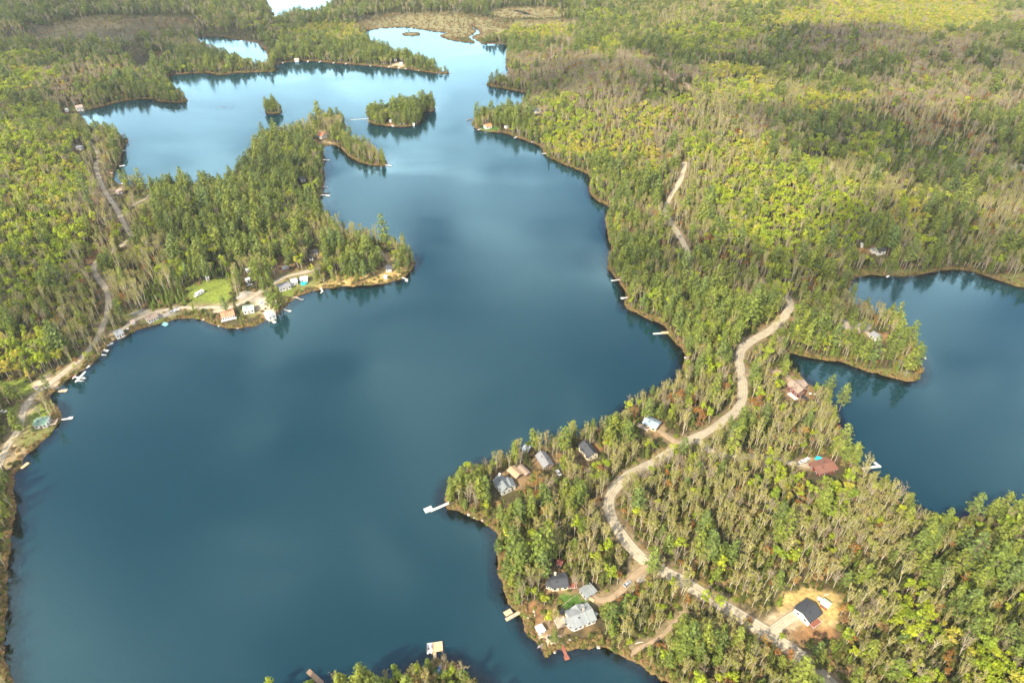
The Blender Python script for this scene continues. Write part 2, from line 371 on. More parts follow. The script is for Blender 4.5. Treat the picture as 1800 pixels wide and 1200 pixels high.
def grid_mesh(name, Z, keep=None):
    me = bpy.data.meshes.new(name)
    idx = np.arange(NX*NY).reshape(NY, NX)
    q = np.stack([idx[:-1, :-1], idx[:-1, 1:], idx[1:, 1:], idx[1:, :-1]], -1).reshape(-1, 4)
    co = np.stack([XX, YY, Z], -1).reshape(-1, 3)
    if keep is not None:
        q = q[keep.reshape(-1)]; used = np.unique(q); re = np.full(NX*NY, -1); re[used] = np.arange(len(used)); q = re[q]; co = co[used]
    else: used = np.arange(NX*NY)
    me.vertices.add(len(co)); me.vertices.foreach_set('co', co.astype(np.float32).ravel())
    me.loops.add(q.size); me.loops.foreach_set('vertex_index', q.astype(np.int32).ravel())
    me.polygons.add(len(q)); me.polygons.foreach_set('loop_start', np.arange(0, q.size, 4, dtype=np.int32))
    try: me.polygons.foreach_set('loop_total', np.full(len(q), 4, np.int32))
    except Exception: pass
    me.polygons.foreach_set('use_smooth', np.ones(len(q), bool))
    me.update(calc_edges=True); me.validate()
    return me, used

me, used = grid_mesh('ground', TZ)
at = me.attributes.new('cover', 'FLOAT_COLOR', 'POINT')
at.data.foreach_set('color', np.concatenate([BASE, np.ones(XX.shape+(1,))], -1).reshape(-1, 4).astype(np.float32).ravel())
m, nt, out = new_mat('forest_floor')
p = N(nt, 'ShaderNodeBsdfPrincipled', i_Roughness=.9); p.inputs['Specular IOR Level'].default_value = .15
a = N(nt, 'ShaderNodeAttribute', attribute_name='cover'); g = N(nt, 'ShaderNodeNewGeometry')
n1 = N(nt, 'ShaderNodeTexNoise', i_Scale=.55, i_Detail=8.0, i_Roughness=.7); L(nt, g.outputs['Position'], n1.inputs['Vector'])
n2 = N(nt, 'ShaderNodeTexNoise', i_Scale=.09, i_Detail=4.0); L(nt, g.outputs['Position'], n2.inputs['Vector'])
r1 = N(nt, 'ShaderNodeMapRange'); r1.inputs[1].default_value = .3; r1.inputs[2].default_value = .7; r1.inputs[3].default_value = .55; r1.inputs[4].default_value = 1.45; L(nt, n1.outputs['Fac'], r1.inputs[0])
r2 = N(nt, 'ShaderNodeMapRange'); r2.inputs[1].default_value = .3; r2.inputs[2].default_value = .7; r2.inputs[3].default_value = .8; r2.inputs[4].default_value = 1.2; L(nt, n2.outputs['Fac'], r2.inputs[0])
cc = mixcol(nt, 1.0, a.outputs['Color'], r1.outputs[0], 'MULTIPLY'); cc = mixcol(nt, 1.0, cc, r2.outputs[0], 'MULTIPLY')
L(nt, cc, p.inputs['Base Color'])
b = N(nt, 'ShaderNodeBump'); b.inputs['Strength'].default_value = .6; b.inputs['Distance'].default_value = .5; L(nt, n1.outputs['Fac'], b.inputs['Height']); L(nt, b.outputs[0], p.inputs['Normal'])
L(nt, p.outputs[0], out.inputs[0]); me.materials.append(m)
tag(link(bpy.data.objects.new('ground', me)), kind='structure')

# ------------------------------------------------------------------ water
kc = (TZ < .25); keep = kc[:-1, :-1] | kc[1:, :-1] | kc[:-1, 1:] | kc[1:, 1:]
me, used = grid_mesh('lake', np.zeros(XX.shape), keep)
at = me.attributes.new('depth', 'FLOAT', 'POINT'); at.data.foreach_set('value', np.clip(-SD, 0, 30).reshape(-1)[used].astype(np.float32))
m, nt, out = new_mat('lake_water'); WATER = m
g = N(nt, 'ShaderNodeNewGeometry'); dp = N(nt, 'ShaderNodeAttribute', attribute_name='depth')
mp = N(nt, 'ShaderNodeMapping'); mp.inputs['Rotation'].default_value = (0, 0, R(-25)); mp.inputs['Scale'].default_value = (.35, 1.0, 1.0); L(nt, g.outputs['Position'], mp.inputs['Vector'])
w1 = N(nt, 'ShaderNodeTexNoise', i_Scale=.55, i_Detail=3.0, i_Roughness=.6); L(nt, g.outputs['Position'], w1.inputs['Vector'])
w2 = N(nt, 'ShaderNodeTexNoise', i_Scale=.013, i_Detail=3.0, i_Roughness=.5, i_Distortion=.6); L(nt, mp.outputs[0], w2.inputs['Vector'])
rip = N(nt, 'ShaderNodeMapRange', interpolation_type='SMOOTHSTEP'); rip.inputs[1].default_value = .38; rip.inputs[2].default_value = .62; rip.inputs[3].default_value = .25; rip.inputs[4].default_value = 1.0; L(nt, w2.outputs['Fac'], rip.inputs[0])
sh = N(nt, 'ShaderNodeMapRange', interpolation_type='SMOOTHSTEP'); sh.inputs[1].default_value = 2.0; sh.inputs[2].default_value = 28.0; sh.inputs[3].default_value = .25; sh.inputs[4].default_value = 1.0; L(nt, dp.outputs['Fac'], sh.inputs[0])
st = N(nt, 'ShaderNodeMath', operation='MULTIPLY'); L(nt, rip.outputs[0], st.inputs[0]); L(nt, sh.outputs[0], st.inputs[1])
bs = N(nt, 'ShaderNodeMath', operation='MULTIPLY'); L(nt, st.outputs[0], bs.inputs[0]); bs.inputs[1].default_value = WAVE if 'WAVE' in globals() else .22
b = N(nt, 'ShaderNodeBump'); b.inputs['Distance'].default_value = .35; L(nt, bs.outputs[0], b.inputs['Strength']); L(nt, w1.outputs['Fac'], b.inputs['Height'])
ro = N(nt, 'ShaderNodeMapRange'); ro.inputs[3].default_value = .04; ro.inputs[4].default_value = .10; L(nt, st.outputs[0], ro.inputs[0])
fr = N(nt, 'ShaderNodeFresnel', i_IOR=1.85)
gl = N(nt, 'ShaderNodeBsdfGlossy'); gl.inputs['Color'].default_value = (.48, .81, 1.0, 1); L(nt, ro.outputs[0], gl.inputs['Roughness']); L(nt, b.outputs[0], gl.inputs['Normal'])
df = N(nt, 'ShaderNodeBsdfDiffuse'); df.inputs['Color'].default_value = (.005, .027, .035, 1)
tr = N(nt, 'ShaderNodeBsdfTransparent'); tr.inputs['Color'].default_value = (.55, .45, .35, 1)
ta = N(nt, 'ShaderNodeMapRange', interpolation_type='SMOOTHSTEP'); ta.inputs[1].default_value = 1.0; ta.inputs[2].default_value = 9.0; L(nt, dp.outputs['Fac'], ta.inputs[0])
bm_ = N(nt, 'ShaderNodeMixShader'); L(nt, ta.outputs[0], bm_.inputs[0]); L(nt, tr.outputs[0], bm_.inputs[1]); L(nt, df.outputs[0], bm_.inputs[2])
mx = N(nt, 'ShaderNodeMixShader'); L(nt, fr.outputs[0], mx.inputs[0]); L(nt, bm_.outputs[0], mx.inputs[1]); L(nt, gl.outputs[0], mx.inputs[2])
L(nt, mx.outputs[0], out.inputs[0]); me.materials.append(m)
tag(link(bpy.data.objects.new('lake', me)), kind='structure')

# ------------------------------------------------------------------ road surfaces
def road_mat(name, base, track, mid):
    m, nt, out = new_mat(name)
    p = N(nt, 'ShaderNodeBsdfPrincipled', i_Roughness=.9); p.inputs['Specular IOR Level'].default_value = .15
    a = N(nt, 'ShaderNodeAttribute', attribute_name='across'); g = N(nt, 'ShaderNodeNewGeometry')
    n1 = N(nt, 'ShaderNodeTexNoise', i_Scale=.35, i_Detail=7.0, i_Roughness=.7); L(nt, g.outputs['Position'], n1.inputs['Vector'])
    ad = N(nt, 'ShaderNodeMath', operation='MULTIPLY_ADD'); L(nt, n1.outputs['Fac'], ad.inputs[0]); ad.inputs[1].default_value = .36; L(nt, a.outputs['Fac'], ad.inputs[2])
    cr = N(nt, 'ShaderNodeValToRGB'); L(nt, ad.outputs[0], cr.inputs[0])
    e = cr.color_ramp.elements; e[0].position = .12; e[0].color = c4(mid); e[1].position = .34; e[1].color = c4(track)
    for pos, c in ((.55, base), (.68, track), (.86, base), (1.0, (.26, .20, .115))):
        k = e.new(pos); k.color = c4(c)
    rr = N(nt, 'ShaderNodeMapRange'); rr.inputs[1].default_value = .3; rr.inputs[2].default_value = .7; rr.inputs[3].default_value = .8; rr.inputs[4].default_value = 1.2; L(nt, n1.outputs['Fac'], rr.inputs[0])
    L(nt, mixcol(nt, 1.0, cr.outputs[0], rr.outputs[0], 'MULTIPLY'), p.inputs['Base Color']); L(nt, p.outputs[0], out.inputs[0]); return m
RM = [road_mat('gravel_surface', (.32,.275,.205), (.41,.36,.275), (.27,.225,.15)), road_mat('dirt_surface', (.27,.19,.115), (.36,.275,.19), (.22,.17,.09))]
for ri, (nm, w, tone, lab, _) in enumerate(ROADS):
    ln = road_lines[ri]; n = len(ln); d = np.gradient(ln, axis=0); d /= np.linalg.norm(d, axis=1)[:, None]+1e-9; nrm = np.stack([-d[:, 1], d[:, 0]], -1)
    us = np.array([-1.12, -1, -.8, -.55, -.25, .0, .25, .55, .8, 1, 1.12]); zo = np.array([-.8, .05, .14, .2, .22, .24, .22, .2, .14, .05, -.8])
    hw = w/2*(1+.12*wob(ln[:, 0], ln[:, 1], 22, 40+ri))
    co = ln[:, None, :]+nrm[:, None, :]*(us[None, :]*hw[:, None])[..., None]
    z = np.maximum(bil(TZ, co[..., 0], co[..., 1]), bil(TZ, ln[:, 0], ln[:, 1])[:, None]-.6); z = np.maximum(z, .15)+zo[None, :]+ri*.004
    vs = np.concatenate([co, z[..., None]], -1).reshape(-1, 3); k = len(us)
    fs = [(i*k+j, i*k+j+1, (i+1)*k+j+1, (i+1)*k+j) for i in range(n-1) for j in range(k-1)]
    me = bpy.data.meshes.new(nm); me.from_pydata(vs.tolist(), [], fs)
    at = me.attributes.new('across', 'FLOAT', 'POINT'); at.data.foreach_set('value', np.tile(np.abs(us)*.78, n).astype(np.float32))
    for pl in me.polygons: pl.use_smooth = True
    me.materials.append(RM[tone]); o = link(bpy.data.objects.new(nm, me)); tag(o, kind='structure')
# ------------------------------------------------------------------ paints
def roofm(n, c, stripe=None, rough=.7, metal=0): return solid(n, c, rough, metal, .14, .6, stripe)
GLASS, gnt, gout = new_mat('window_glass')
gp = N(gnt, 'ShaderNodeBsdfPrincipled', i_Roughness=.08); gp.inputs['Base Color'].default_value = (.02,.028,.035,1); gp.inputs['Specular IOR Level'].default_value = .8; L(gnt, gp.outputs[0], gout.inputs[0])
M_ = dict(
 white=solid('white_paint', (.68,.67,.65), .5, var=.08), cream=solid('cream_siding', (.66,.58,.43), .7, var=.1, stripes=(2,.28,.72)), palesid=solid('pale_siding', (.60,.58,.54), .7, var=.1, stripes=(2,.28,.75)),
 whites=solid('white_siding', (.64,.63,.60), .6, var=.08, stripes=(2,.26,.8)), maroon=solid('maroon_siding', (.16,.035,.035), .7, var=.15, stripes=(2,.28,.7)), brown=solid('brown_siding', (.20,.12,.07), .8, var=.2, stripes=(2,.25,.6)),
 redw=solid('red_brown_boards', (.30,.10,.045), .8, var=.2, stripes=(2,.25,.6)), greyw=solid('grey_siding', (.40,.40,.39), .7, var=.12, stripes=(2,.28,.75)),
 wood=solid('weathered_deck', (.46,.37,.27), .85, var=.2, stripes=(0,.3,.55)), woodx=solid('brown_deck_boards', (.25,.17,.11), .85, var=.25, stripes=(0,.3,.5)), tanwood=solid('new_deck_boards', (.60,.42,.25), .8, var=.15, stripes=(0,.3,.6)),
 palewood=solid('bleached_deck', (.56,.55,.53), .8, var=.12, stripes=(0,.3,.65)), reddeck=solid('red_deck_boards', (.29,.10,.065), .8, var=.15, stripes=(0,.3,.6)), tealdeck=solid('turquoise_decking', (.25,.52,.54), .7, var=.12, stripes=(0,.3,.7)),
 post=solid('post_wood', (.17,.13,.10), .9), alu=solid('aluminium', (.62,.63,.64), .35, .7, .1), black=solid('black_rubber', (.02,.02,.02), .8), dark=solid('dark_paint', (.035,.035,.04), .35, var=.1),
 red=solid('red_paint', (.50,.06,.04), .4, var=.1), blue=solid('blue_paint', (.05,.16,.40), .4, var=.1), teal=solid('turquoise_liner', (.02,.46,.58), .3, var=.06), stone=solid('grey_stone', (.34,.31,.28), .9, var=.3), concrete=solid('concrete', (.40,.39,.37), .9, var=.15),
 silver=solid('silver_paint', (.45,.46,.48), .35, .3, .08), log=solid('bleached_log', (.55,.50,.43), .9, var=.2), orange=solid('orange_paint', (.62,.24,.05), .5), tarp=solid('tan_canvas', (.62,.52,.34), .8, var=.12), plum=solid('plum_plastic', (.26,.20,.25), .5))
RF = dict(char=roofm('charcoal_shingles', (.055,.06,.072), (1,.3,.75), .85), black=roofm('black_shingles', (.045,.05,.06), (1,.3,.75), .85), lgrey=roofm('pale_grey_metal_roof', (.29,.31,.315), (0,.55,.78), .45, .15), slate=roofm('slate_grey_roof', (.20,.225,.24), (1,.32,.75), .8),
 grey=roofm('grey_shingles', (.22,.22,.235), (1,.3,.75), .85), blue=roofm('pale_blue_metal_roof', (.30,.38,.46), (0,.55,.8), .45, .1), tan=roofm('tan_shingles', (.42,.29,.18), (1,.3,.75), .85), tan2=roofm('sand_brown_shingles', (.30,.225,.175), (1,.3,.78), .85),
 rust=roofm('rust_red_metal_roof', (.22,.10,.07), (0,.55,.78), .55), terra=roofm('terracotta_metal_roof', (.52,.23,.13), (0,.55,.8), .5), palegreen=roofm('pale_green_metal_roof', (.34,.43,.37), (0,.55,.8), .45), green=roofm('green_metal_roof', (.20,.33,.25), (0,.55,.8), .45),
 white=roofm('white_metal_roof', (.60,.62,.64), (0,.55,.85), .45), mint=roofm('mint_metal_roof', (.50,.64,.54), (0,.55,.8), .45), red=roofm('red_metal_roof', (.34,.09,.06), (0,.55,.8), .5), orange=roofm('orange_metal_roof', (.60,.22,.10), (0,.55,.8), .5), pinktan=roofm('pink_tan_shingles', (.50,.36,.30), (1,.3,.8), .85))

CLEAR = []      # (x0, x1, y0, y1, depth, share removed) of picture areas that trees must leave open
CLEAR += [(352,400,66,71,9999,1),(385,465,69,80,9999,1),(405,470,79,89,9999,1),(428,472,89,98,9999,1),(446,473,97,105,9999,.9),(1352,1468,1034,1120,9999,.65),(362,400,490,535,9999,.9)]
LAND = []       # (name used in labels, px, py)
def clear_for(pts, pad=2, prob=1.0):
    q = [proj(*p) for p in pts]; CLEAR.append((min(a[0] for a in q)-pad, max(a[0] for a in q)+pad, min(a[1] for a in q)-pad, max(a[1] for a in q)+pad, max(a[2] for a in q), prob))

def child(o, root, wx, wy, z, a):
    "sets a part at a world place under its thing"
    rz = root.rotation_euler[2]; dx, dy = wx-root.location[0], wy-root.location[1]
    o.parent = root; o.location = (dx*math.cos(rz)+dy*math.sin(rz), -dx*math.sin(rz)+dy*math.cos(rz), z-root.location[2]); o.rotation_euler = (0, 0, a-rz); return o

def window(root, wx, wy, z, a, w, h, rich):
    fr = MB().box((0,0,0), (w+.24, .10, h+.24)).build('window', M_['white']); child(fr, root, wx, wy, z, a)
    g = MB().box((0,0,0), (w, .05, h)).build('pane', GLASS); g.parent = fr; g.location = (0, -.045, 0)
    g2 = MB().box((0,0,0), (w, .05, h)).build('pane', GLASS); g2.parent = fr; g2.location = (0, .045, 0)

def gable(root, c, a, Ln, W, z0, wh, pitch, wm, rm, ov=.45, hip=False, nwin=0, door=False, open_=False):
    rise = W/2*math.tan(R(pitch)); t = .2
    if open_:
        for sx in (-1, 1):
            for sy in (-1, 1):
                p_ = MB().box((0,0,wh/2-.3), (.2,.2,wh+.6)).build('post', M_['post']); child(p_, root, c[0]+math.cos(a)*sx*(Ln/2-.2)-math.sin(a)*sy*(W/2-.2), c[1]+math.sin(a)*sx*(Ln/2-.2)+math.cos(a)*sy*(W/2-.2), z0, a)
    else:
        mb = MB()
        if hip: mb.box((0,0,wh/2-.6), (Ln, W, wh+1.2))
        else: mb.prism([(-W/2,-1.2),(W/2,-1.2),(W/2,wh),(0,wh+rise),(-W/2,wh)], -Ln/2, Ln/2)
        child(mb.build('wall', wm), root, c[0], c[1], z0, a)
    mb = MB(); e = W/2+ov; ze = wh-ov*math.tan(R(pitch))
    if hip:
        k = max(.3, Ln/2-W/2); x = Ln/2+ov; b0 = wh-.05
        vs = [(-x,-e,b0),(x,-e,b0),(x,e,b0),(-x,e,b0),(-k,0,wh+rise),(k,0,wh+rise),(-x,-e,b0-.2),(x,-e,b0-.2),(x,e,b0-.2),(-x,e,b0-.2)]
        mb.add(vs, [(0,1,5,4),(1,2,5),(2,3,4,5),(3,0,4),(0,6,7,1),(1,7,8,2),(2,8,9,3),(3,9,6,0),(9,8,7,6)])
    else:
        x = Ln/2+ov
        mb.prism([(0,wh+rise+.03),(-e,ze+.03),(-e,ze+.03+t),(0,wh+rise+.05+t*1.1),(e,ze+.03+t),(e,ze+.03)], -x, x)
    ro = child(mb.build('roof', rm), root, c[0], c[1], z0, a)
    ca, sa = math.cos(a), math.sin(a)
    at = lambda lx, ly: (c[0]+lx*ca-ly*sa, c[1]+lx*sa+ly*ca)
    if nwin:
        for sy in (-1, 1):
            for k in range(nwin):
                lx = -Ln/2+Ln*(k+.5)/nwin
                if door and sy == -1 and k == nwin//2:
                    d = MB().box((0,0,0), (1.0,.1,2.0)).build('door', M_['brown']); child(d, root, *at(lx, sy*(W/2+.03)), z0+1.05, a)
                    hd = MB().box((0,0,0), (.1,.16,.1)).build('handle', M_['alu']); hd.parent = d; hd.location = (.36, -.06, 0); continue
                window(root, *at(lx, sy*(W/2+.03)), z0+wh*.55, a, min(1.5, Ln/nwin*.55), min(1.2, wh*.45), True)
        for sx in (-1, 1):
            for ly in ((-W*.23, W*.23) if W > 5 else (0,)): window(root, *at(sx*(Ln/2+.03), ly), z0+wh*.55, a+math.pi/2, 1.1, min(1.2, wh*.45), True)
            if rise > 1.8 and not hip: window(root, *at(sx*(Ln/2+.03), 0), z0+wh+rise*.35, a+math.pi/2, .9, .9, True)
    corners = [(*at(sx*(Ln/2+ov), sy*e), z0+z) for sx in (-1,1) for sy in (-1,1) for z in (.6, wh)] + [(*at(sx*(Ln/2), 0), z0+wh+rise) for sx in (-1,1)]
    return corners, ro

def ridge(x1, y1, x2, y2, hr):
    x, y, z = P((x1+x2)/2, (y1+y2)/2, hr); p = unp(x1, y1, z+hr); q = unp(x2, y2, z+hr)
    return (x, y), z, math.atan2(q[1]-p[1], q[0]-p[0]), math.hypot(q[0]-p[0], q[1]-p[1])

def house(name, label, cat, rg, W, wh, pitch, wm, rm, Ln=None, wings=(), nwin=3, door=True, hip=False, chimney=None, deck=None, group=None, land=None, open_=False, prob=1.0, pad=1):
    rise = W/2*math.tan(R(pitch)); hr = wh+rise
    c, z, a, l = ridge(*rg, hr); Ln = Ln or max(l, 2.2)
    root = empty(name, (c[0], c[1], z), a, label, cat, group)
    pts, ro = gable(root, c, a, Ln, W, z, wh, pitch, wm, rm, hip=hip, nwin=nwin, door=door, open_=open_)
    for wr, wW, wwh, wp in wings:
        wc, _, wa, wl = ridge(*wr, wwh+wW/2*math.tan(R(wp)))
        p2, _ = gable(root, wc, wa, max(wl, 2.5), wW, z, wwh, wp, wm, rm, ov=.35, nwin=2 if nwin else 0); pts += p2
    if chimney:
        mb = MB().box((0,0,0), (.9,.9,hr*.5+1.4)).box((0,0,hr*.25+.75), (1.1,1.1,.15)); o = mb.build('chimney', M_[chimney[2]]); o.parent = ro; o.location = (chimney[0]*Ln/2, chimney[1]*W/2, wh+rise*(1-abs(chimney[1]))-.1)
    if nwin >= 3 and not hip:
        for vx, vy in ((.22,.4),(-.3,-.35)):
            o = MB().box((0,0,.1), (.55,.55,.5)).box((0,0,.38), (.75,.75,.08)).build('vent', M_['dark']); o.parent = ro; o.location = (vx*Ln/2, vy*W/2, wh+rise*(1-abs(vy))+.1)
    if deck:
        dx, dy, dl, dw, dm = deck
        mb = MB().box((0,0,.75), (dl,dw,.16))
        for sx in (-1,1):
            for sy in (-1,1): mb.box((sx*(dl/2-.1), sy*(dw/2-.1), .2), (.16,.16,1.2))
        d = mb.build('deck', M_[dm]); d.parent = root; d.location = (dx, dy, .05)
        rl = MB(); 
        for s in (-1, 1): rl.box((s*(dl/2-.05), 0, 1.5), (.08, dw, .1))
        rl.box((0, (dw/2-.05)*(1 if dy > 0 else -1), 1.5), (dl, .08, .1))
        for k in range(5): rl.box((-dl/2+.05+k*(dl-.1)/4, (dw/2-.05)*(1 if dy > 0 else -1), 1.15), (.1,.1,.75))
        r_ = rl.build('railing', M_['white']); r_.parent = d
    clear_for(pts, pad, prob)
    if land: LAND.append((land, (rg[0]+rg[2])/2, (rg[1]+rg[3])/2))
    return root

W_, C_ = M_, RF
# ---- the point and the bay in front
house('lake_house','large pale grey metal roofed house with several gables above the sand beach','house',(1002,1085,1040,1070),9,3.2,20,W_['palesid'],C_['lgrey'],wings=(((1013,1063,1022,1078),5.5,3.0,20),((1025,1062,1033,1074),5,2.9,20),((999,1083,1013,1096),5,2.7,14),((1034,1085,1040,1072),5.5,2.6,16)),nwin=5,chimney=(.3,.2,'stone'),deck=(-9.5,1.5,5,4.5,'wood'),land='the large grey metal roofed house')
house('cabin','charcoal roofed cream cabin with a pale chimney in the brown yard','house',(969,1019,996,1016),7.2,2.9,18,W_['cream'],C_['char'],wings=(((962,1022,972,1025),4,2.3,12),),nwin=3,chimney=(-.35,.9,'cream'),deck=(6.2,-2.5,4.5,3,'reddeck'),land='the charcoal roofed cream cabin')
house('shed','tiny white shed with a red roof at the edge of the birch wood','shed',(982,985,987,987),2.4,2.3,28,W_['white'],C_['red'],nwin=1,land='the tiny red roofed shed')
house('garage','small garage with a flat pale blue grey metal roof beside the brown driveway','garage',(1025,1042,1042,1031),5.2,2.6,6,W_['greyw'],C_['lgrey'],nwin=1,land='the pale roofed garage')
house('beach_shed','little white roofed shed on the edge of the sand beach','shed',(947,1099,953,1109),3.0,2.2,10,W_['whites'],C_['white'],nwin=1,land='the white beach shed')
house('cabin','black hip roofed white cabin on posts in the lower sandy clearing','house',(1412,1077,1432,1062),8.4,3.0,20,W_['whites'],C_['black'],Ln=8.2,nwin=4,deck=(-1,-5.4,6,2.6,'reddeck'),land='the black roofed cabin in the clearing',pad=3)
house('shed','mint roofed red board shed behind the black roofed cabin','shed',(1447,1055,1458,1063),3.2,2.3,12,W_['redw'],C_['mint'],nwin=1,land='the mint roofed shed')
house('house','steep slate grey house with a pale gable end and white chimney on the point','house',(877,836,890,854),6.5,3.4,38,W_['palesid'],C_['slate'],Ln=9.5,wings=(((892,839,899,852),5,3.0,34),),nwin=3,chimney=(-.85,.1,'white'),land='the slate grey house on the point')
house('house','tan roofed brown cabin just behind the slate grey house','house',(898,820,913,833),5.2,2.5,24,W_['brown'],C_['tan'],nwin=2,land='the tan roofed cabin')
house('shed','long brown shed beside the tan roofed cabin','shed',(914,818,928,831),3.0,2.3,20,W_['brown'],C_['tan2'],nwin=1)
house('house','dark grey gabled house between birches in the middle of the point','house',(952,795,963,812),6.2,3.0,36,W_['brown'],C_['grey'],Ln=10.5,nwin=3,land='the dark grey gabled house')
house('house','charcoal roofed house with a cream gable end showing dark windows','house',(1029,777,1041,792),6.8,3.6,38,W_['cream'],C_['char'],Ln=10.5,nwin=3,land='the cream gabled house')
house('house','pale blue metal roofed cream house with white deck railings','house',(1137,735,1156,744),7,3.0,20,W_['cream'],C_['blue'],Ln=9,nwin=3,deck=(-3.2,-5,8,3,'wood'),land='the pale blue roofed house')
house('shed','pale cream cottage half hidden behind the pine at the back shore of the point','cottage',(921,784,930,787),4.2,2.4,22,W_['cream'],C_['white'],nwin=2,prob=.35)
# ---- right lake
house('house','maroon house with a tan cross gabled roof above the narrow inlet','house',(1393,668,1412,683),7.5,4.4,30,W_['maroon'],C_['tan2'],wings=(((1397,681,1413,668),6.5,4.2,30),),nwin=3,deck=(3,-5.5,7,3.2,'palewood'),land='the maroon house')
house('house','long low house under a wide rust red metal roof','house',(1432,821,1465,812),9,2.8,12,W_['maroon'],C_['rust'],nwin=4,land='the rust red roofed house')
house('house','grey roofed house with a white gable end among pines of the right peninsula','house',(1536,582,1547,589),6,3.0,30,W_['whites'],C_['grey'],nwin=2,land='the grey roofed peninsula house')
house('house','dark roofed house beside a lone pine north of the right lake','house',(1541,435,1555,433),7,3.2,32,W_['palesid'],C_['black'],nwin=2,land='the dark roofed house north of the right lake')
house('shed','tiny pale shed in the woods by the dark roofed northern house','shed',(1515,427,1519,428),3,2.5,25,W_['whites'],C_['white'],nwin=0)
house('garage','low pale garage standing against the dark roofed northern house','garage',(1533,438,1540,437),4,2.4,15,W_['palesid'],C_['lgrey'],nwin=0)
# ---- the lodge shore on the left peninsula
house('lodge','long terracotta roofed white lodge by the shore','lodge',(388,551,410,546),8.5,2.9,16,W_['whites'],C_['terra'],nwin=5,deck=(0,-5.5,11,2.6,'palewood'),land='the terracotta roofed lodge')
house('house','pale green roofed white house behind the lodge','house',(427,540,445,537),7.5,2.9,18,W_['whites'],C_['palegreen'],nwin=3,land='the pale green roofed house')
house('boathouse','tall bright white cabin at the water edge below the pines','boathouse',(470,546,477,552),6,4.6,20,W_['whites'],C_['white'],nwin=2,land='the white boathouse')
house('house','long grey roofed house near the turquoise pool','house',(488,502,508,496),7.5,2.9,18,W_['palesid'],C_['grey'],nwin=4,land='the long grey roofed house')
house('cottage','white roofed cottage between the long grey house and the pool','cottage',(511,492,521,490),6,2.8,18,W_['whites'],C_['white'],nwin=2,land='the white roofed cottage by the pool')
house('cottage','white cottage with a pale roof just behind the turquoise pool','cottage',(528,487,540,486),5.5,2.8,20,W_['whites'],C_['white'],nwin=2)
house('shed','dark domed roof shed at the back of the lodge woods','shed',(550,440,557,439),5,2.8,24,W_['palesid'],C_['char'],nwin=1)
house('shed','dark shed with a white front below the dark domed shed','shed',(543,451,549,450),4,2.6,20,W_['whites'],C_['black'],nwin=1)
house('shed','grey brown cabin in the rust coloured yard among pines','cabin',(496,469,506,467),5,2.5,20,W_['brown'],C_['grey'],nwin=1)
house('shed','small white shed at the top of the bright lawn','shed',(361,486,366,485),4.2,2.6,18,W_['whites'],C_['white'],nwin=1,land='the white shed above the lawn')
house('cottage','white cottage under pines highest of three pale roofs','cottage',(432,473,439,471),3.8,2.4,18,W_['whites'],C_['white'],nwin=1)
house('cottage','white cottage under pines middle of three pale roofs','cottage',(431,490,438,488),3.8,2.4,18,W_['whites'],C_['white'],nwin=1)
house('cottage','dark gabled white cottage at the tip of the left peninsula','cottage',(679,466,688,466),6.5,3.2,28,W_['whites'],C_['char'],nwin=2,land='the tip cottage')
house('shed','tiny white shed in front of the tip cottage','shed',(676,484,679,484),2.6,2.2,20,W_['whites'],C_['white'],nwin=0)
house('house','long pale brown roofed house on the strip between drive and shore','house',(256,558,273,551),7,2.7,16,W_['palesid'],C_['tan2'],nwin=4,land='the pale brown roofed shore house')
house('house','grey roofed white shore house nearest the boats','house',(200,584,213,579),7,2.8,18,W_['whites'],C_['lgrey'],nwin=3,land='the grey roofed shore house')
house('shed','little pink roofed shed beside the shore drive','shed',(230,564,234,562),3,2.3,20,W_['palesid'],C_['pinktan'],nwin=0)
# ---- left shore in front
house('house','green metal roofed white house on the small left headland','house',(61,739,82,736),6.8,3.0,18,W_['whites'],C_['green'],nwin=3,deck=(6.5,0,3.4,5.5,'woodx'),land='the green roofed house')
house('shed','tiny pink roofed pump shed on the lawn beside the bright road','shed',(59,679,64,677),2.6,2.0,22,W_['whites'],C_['pinktan'],nwin=0)
# ---- far places
house('house','pink tan roofed white house alone on the far left shore','house',(132,186,143,184),9,4.2,24,W_['whites'],C_['pinktan'],nwin=3,land='the far white house')
house('shed','tiny white shed beside the far pink roofed house','shed',(115,191,118,191),4,3,25,W_['whites'],C_['white'],nwin=0)
house('house','flat white roofed house in the woods west of the upper bay','house',(135,257,143,257),6,3,10,W_['whites'],C_['white'],nwin=1)
house('house','pale house at the corner of the upper bay','house',(203,334,213,332),6,3,20,W_['whites'],C_['pinktan'],nwin=1)
house('cottage','pale cottage behind the tall pine on the upper bay','cottage',(265,322,271,320),5,3,20,W_['whites'],C_['white'],nwin=0,prob=.6)
house('house','orange red roofed white house on the upper point','house',(561,232,569,235),8,3.4,28,W_['whites'],C_['orange'],nwin=2,land='the orange roofed house')
house('house','grey gabled white house among trees on the inner shore','house',(526,311,534,309),7,3.2,30,W_['whites'],C_['lgrey'],nwin=1)
for k, (x_, y_, t_) in enumerate(((686,211,'leftmost of four white cottages on the long wooded island'),(702.5,215,'second white cottage from the left on the long wooded island'),(709.5,215,'third white cottage from the left on the long wooded island'),(727,217,'rightmost of four white cottages on the long wooded island'))):
    house('cottage',t_,'cottage',(x_-1.4,y_,x_+1.4,y_-.2),3.2,2.3,22,W_['whites'],C_['white'],nwin=0,group='white cottages on the wooded island',prob=.45,pad=0)
house('house','orange tan roofed white house at the tip of the east point','house',(852,219,862,217),8,3.0,26,W_['whites'],C_['orange'],nwin=2,land='the east point house')
house('cottage','white cottage deeper in the trees of the east point','cottage',(888,221,892,220),3.6,2.6,25,W_['whites'],C_['white'],nwin=0)
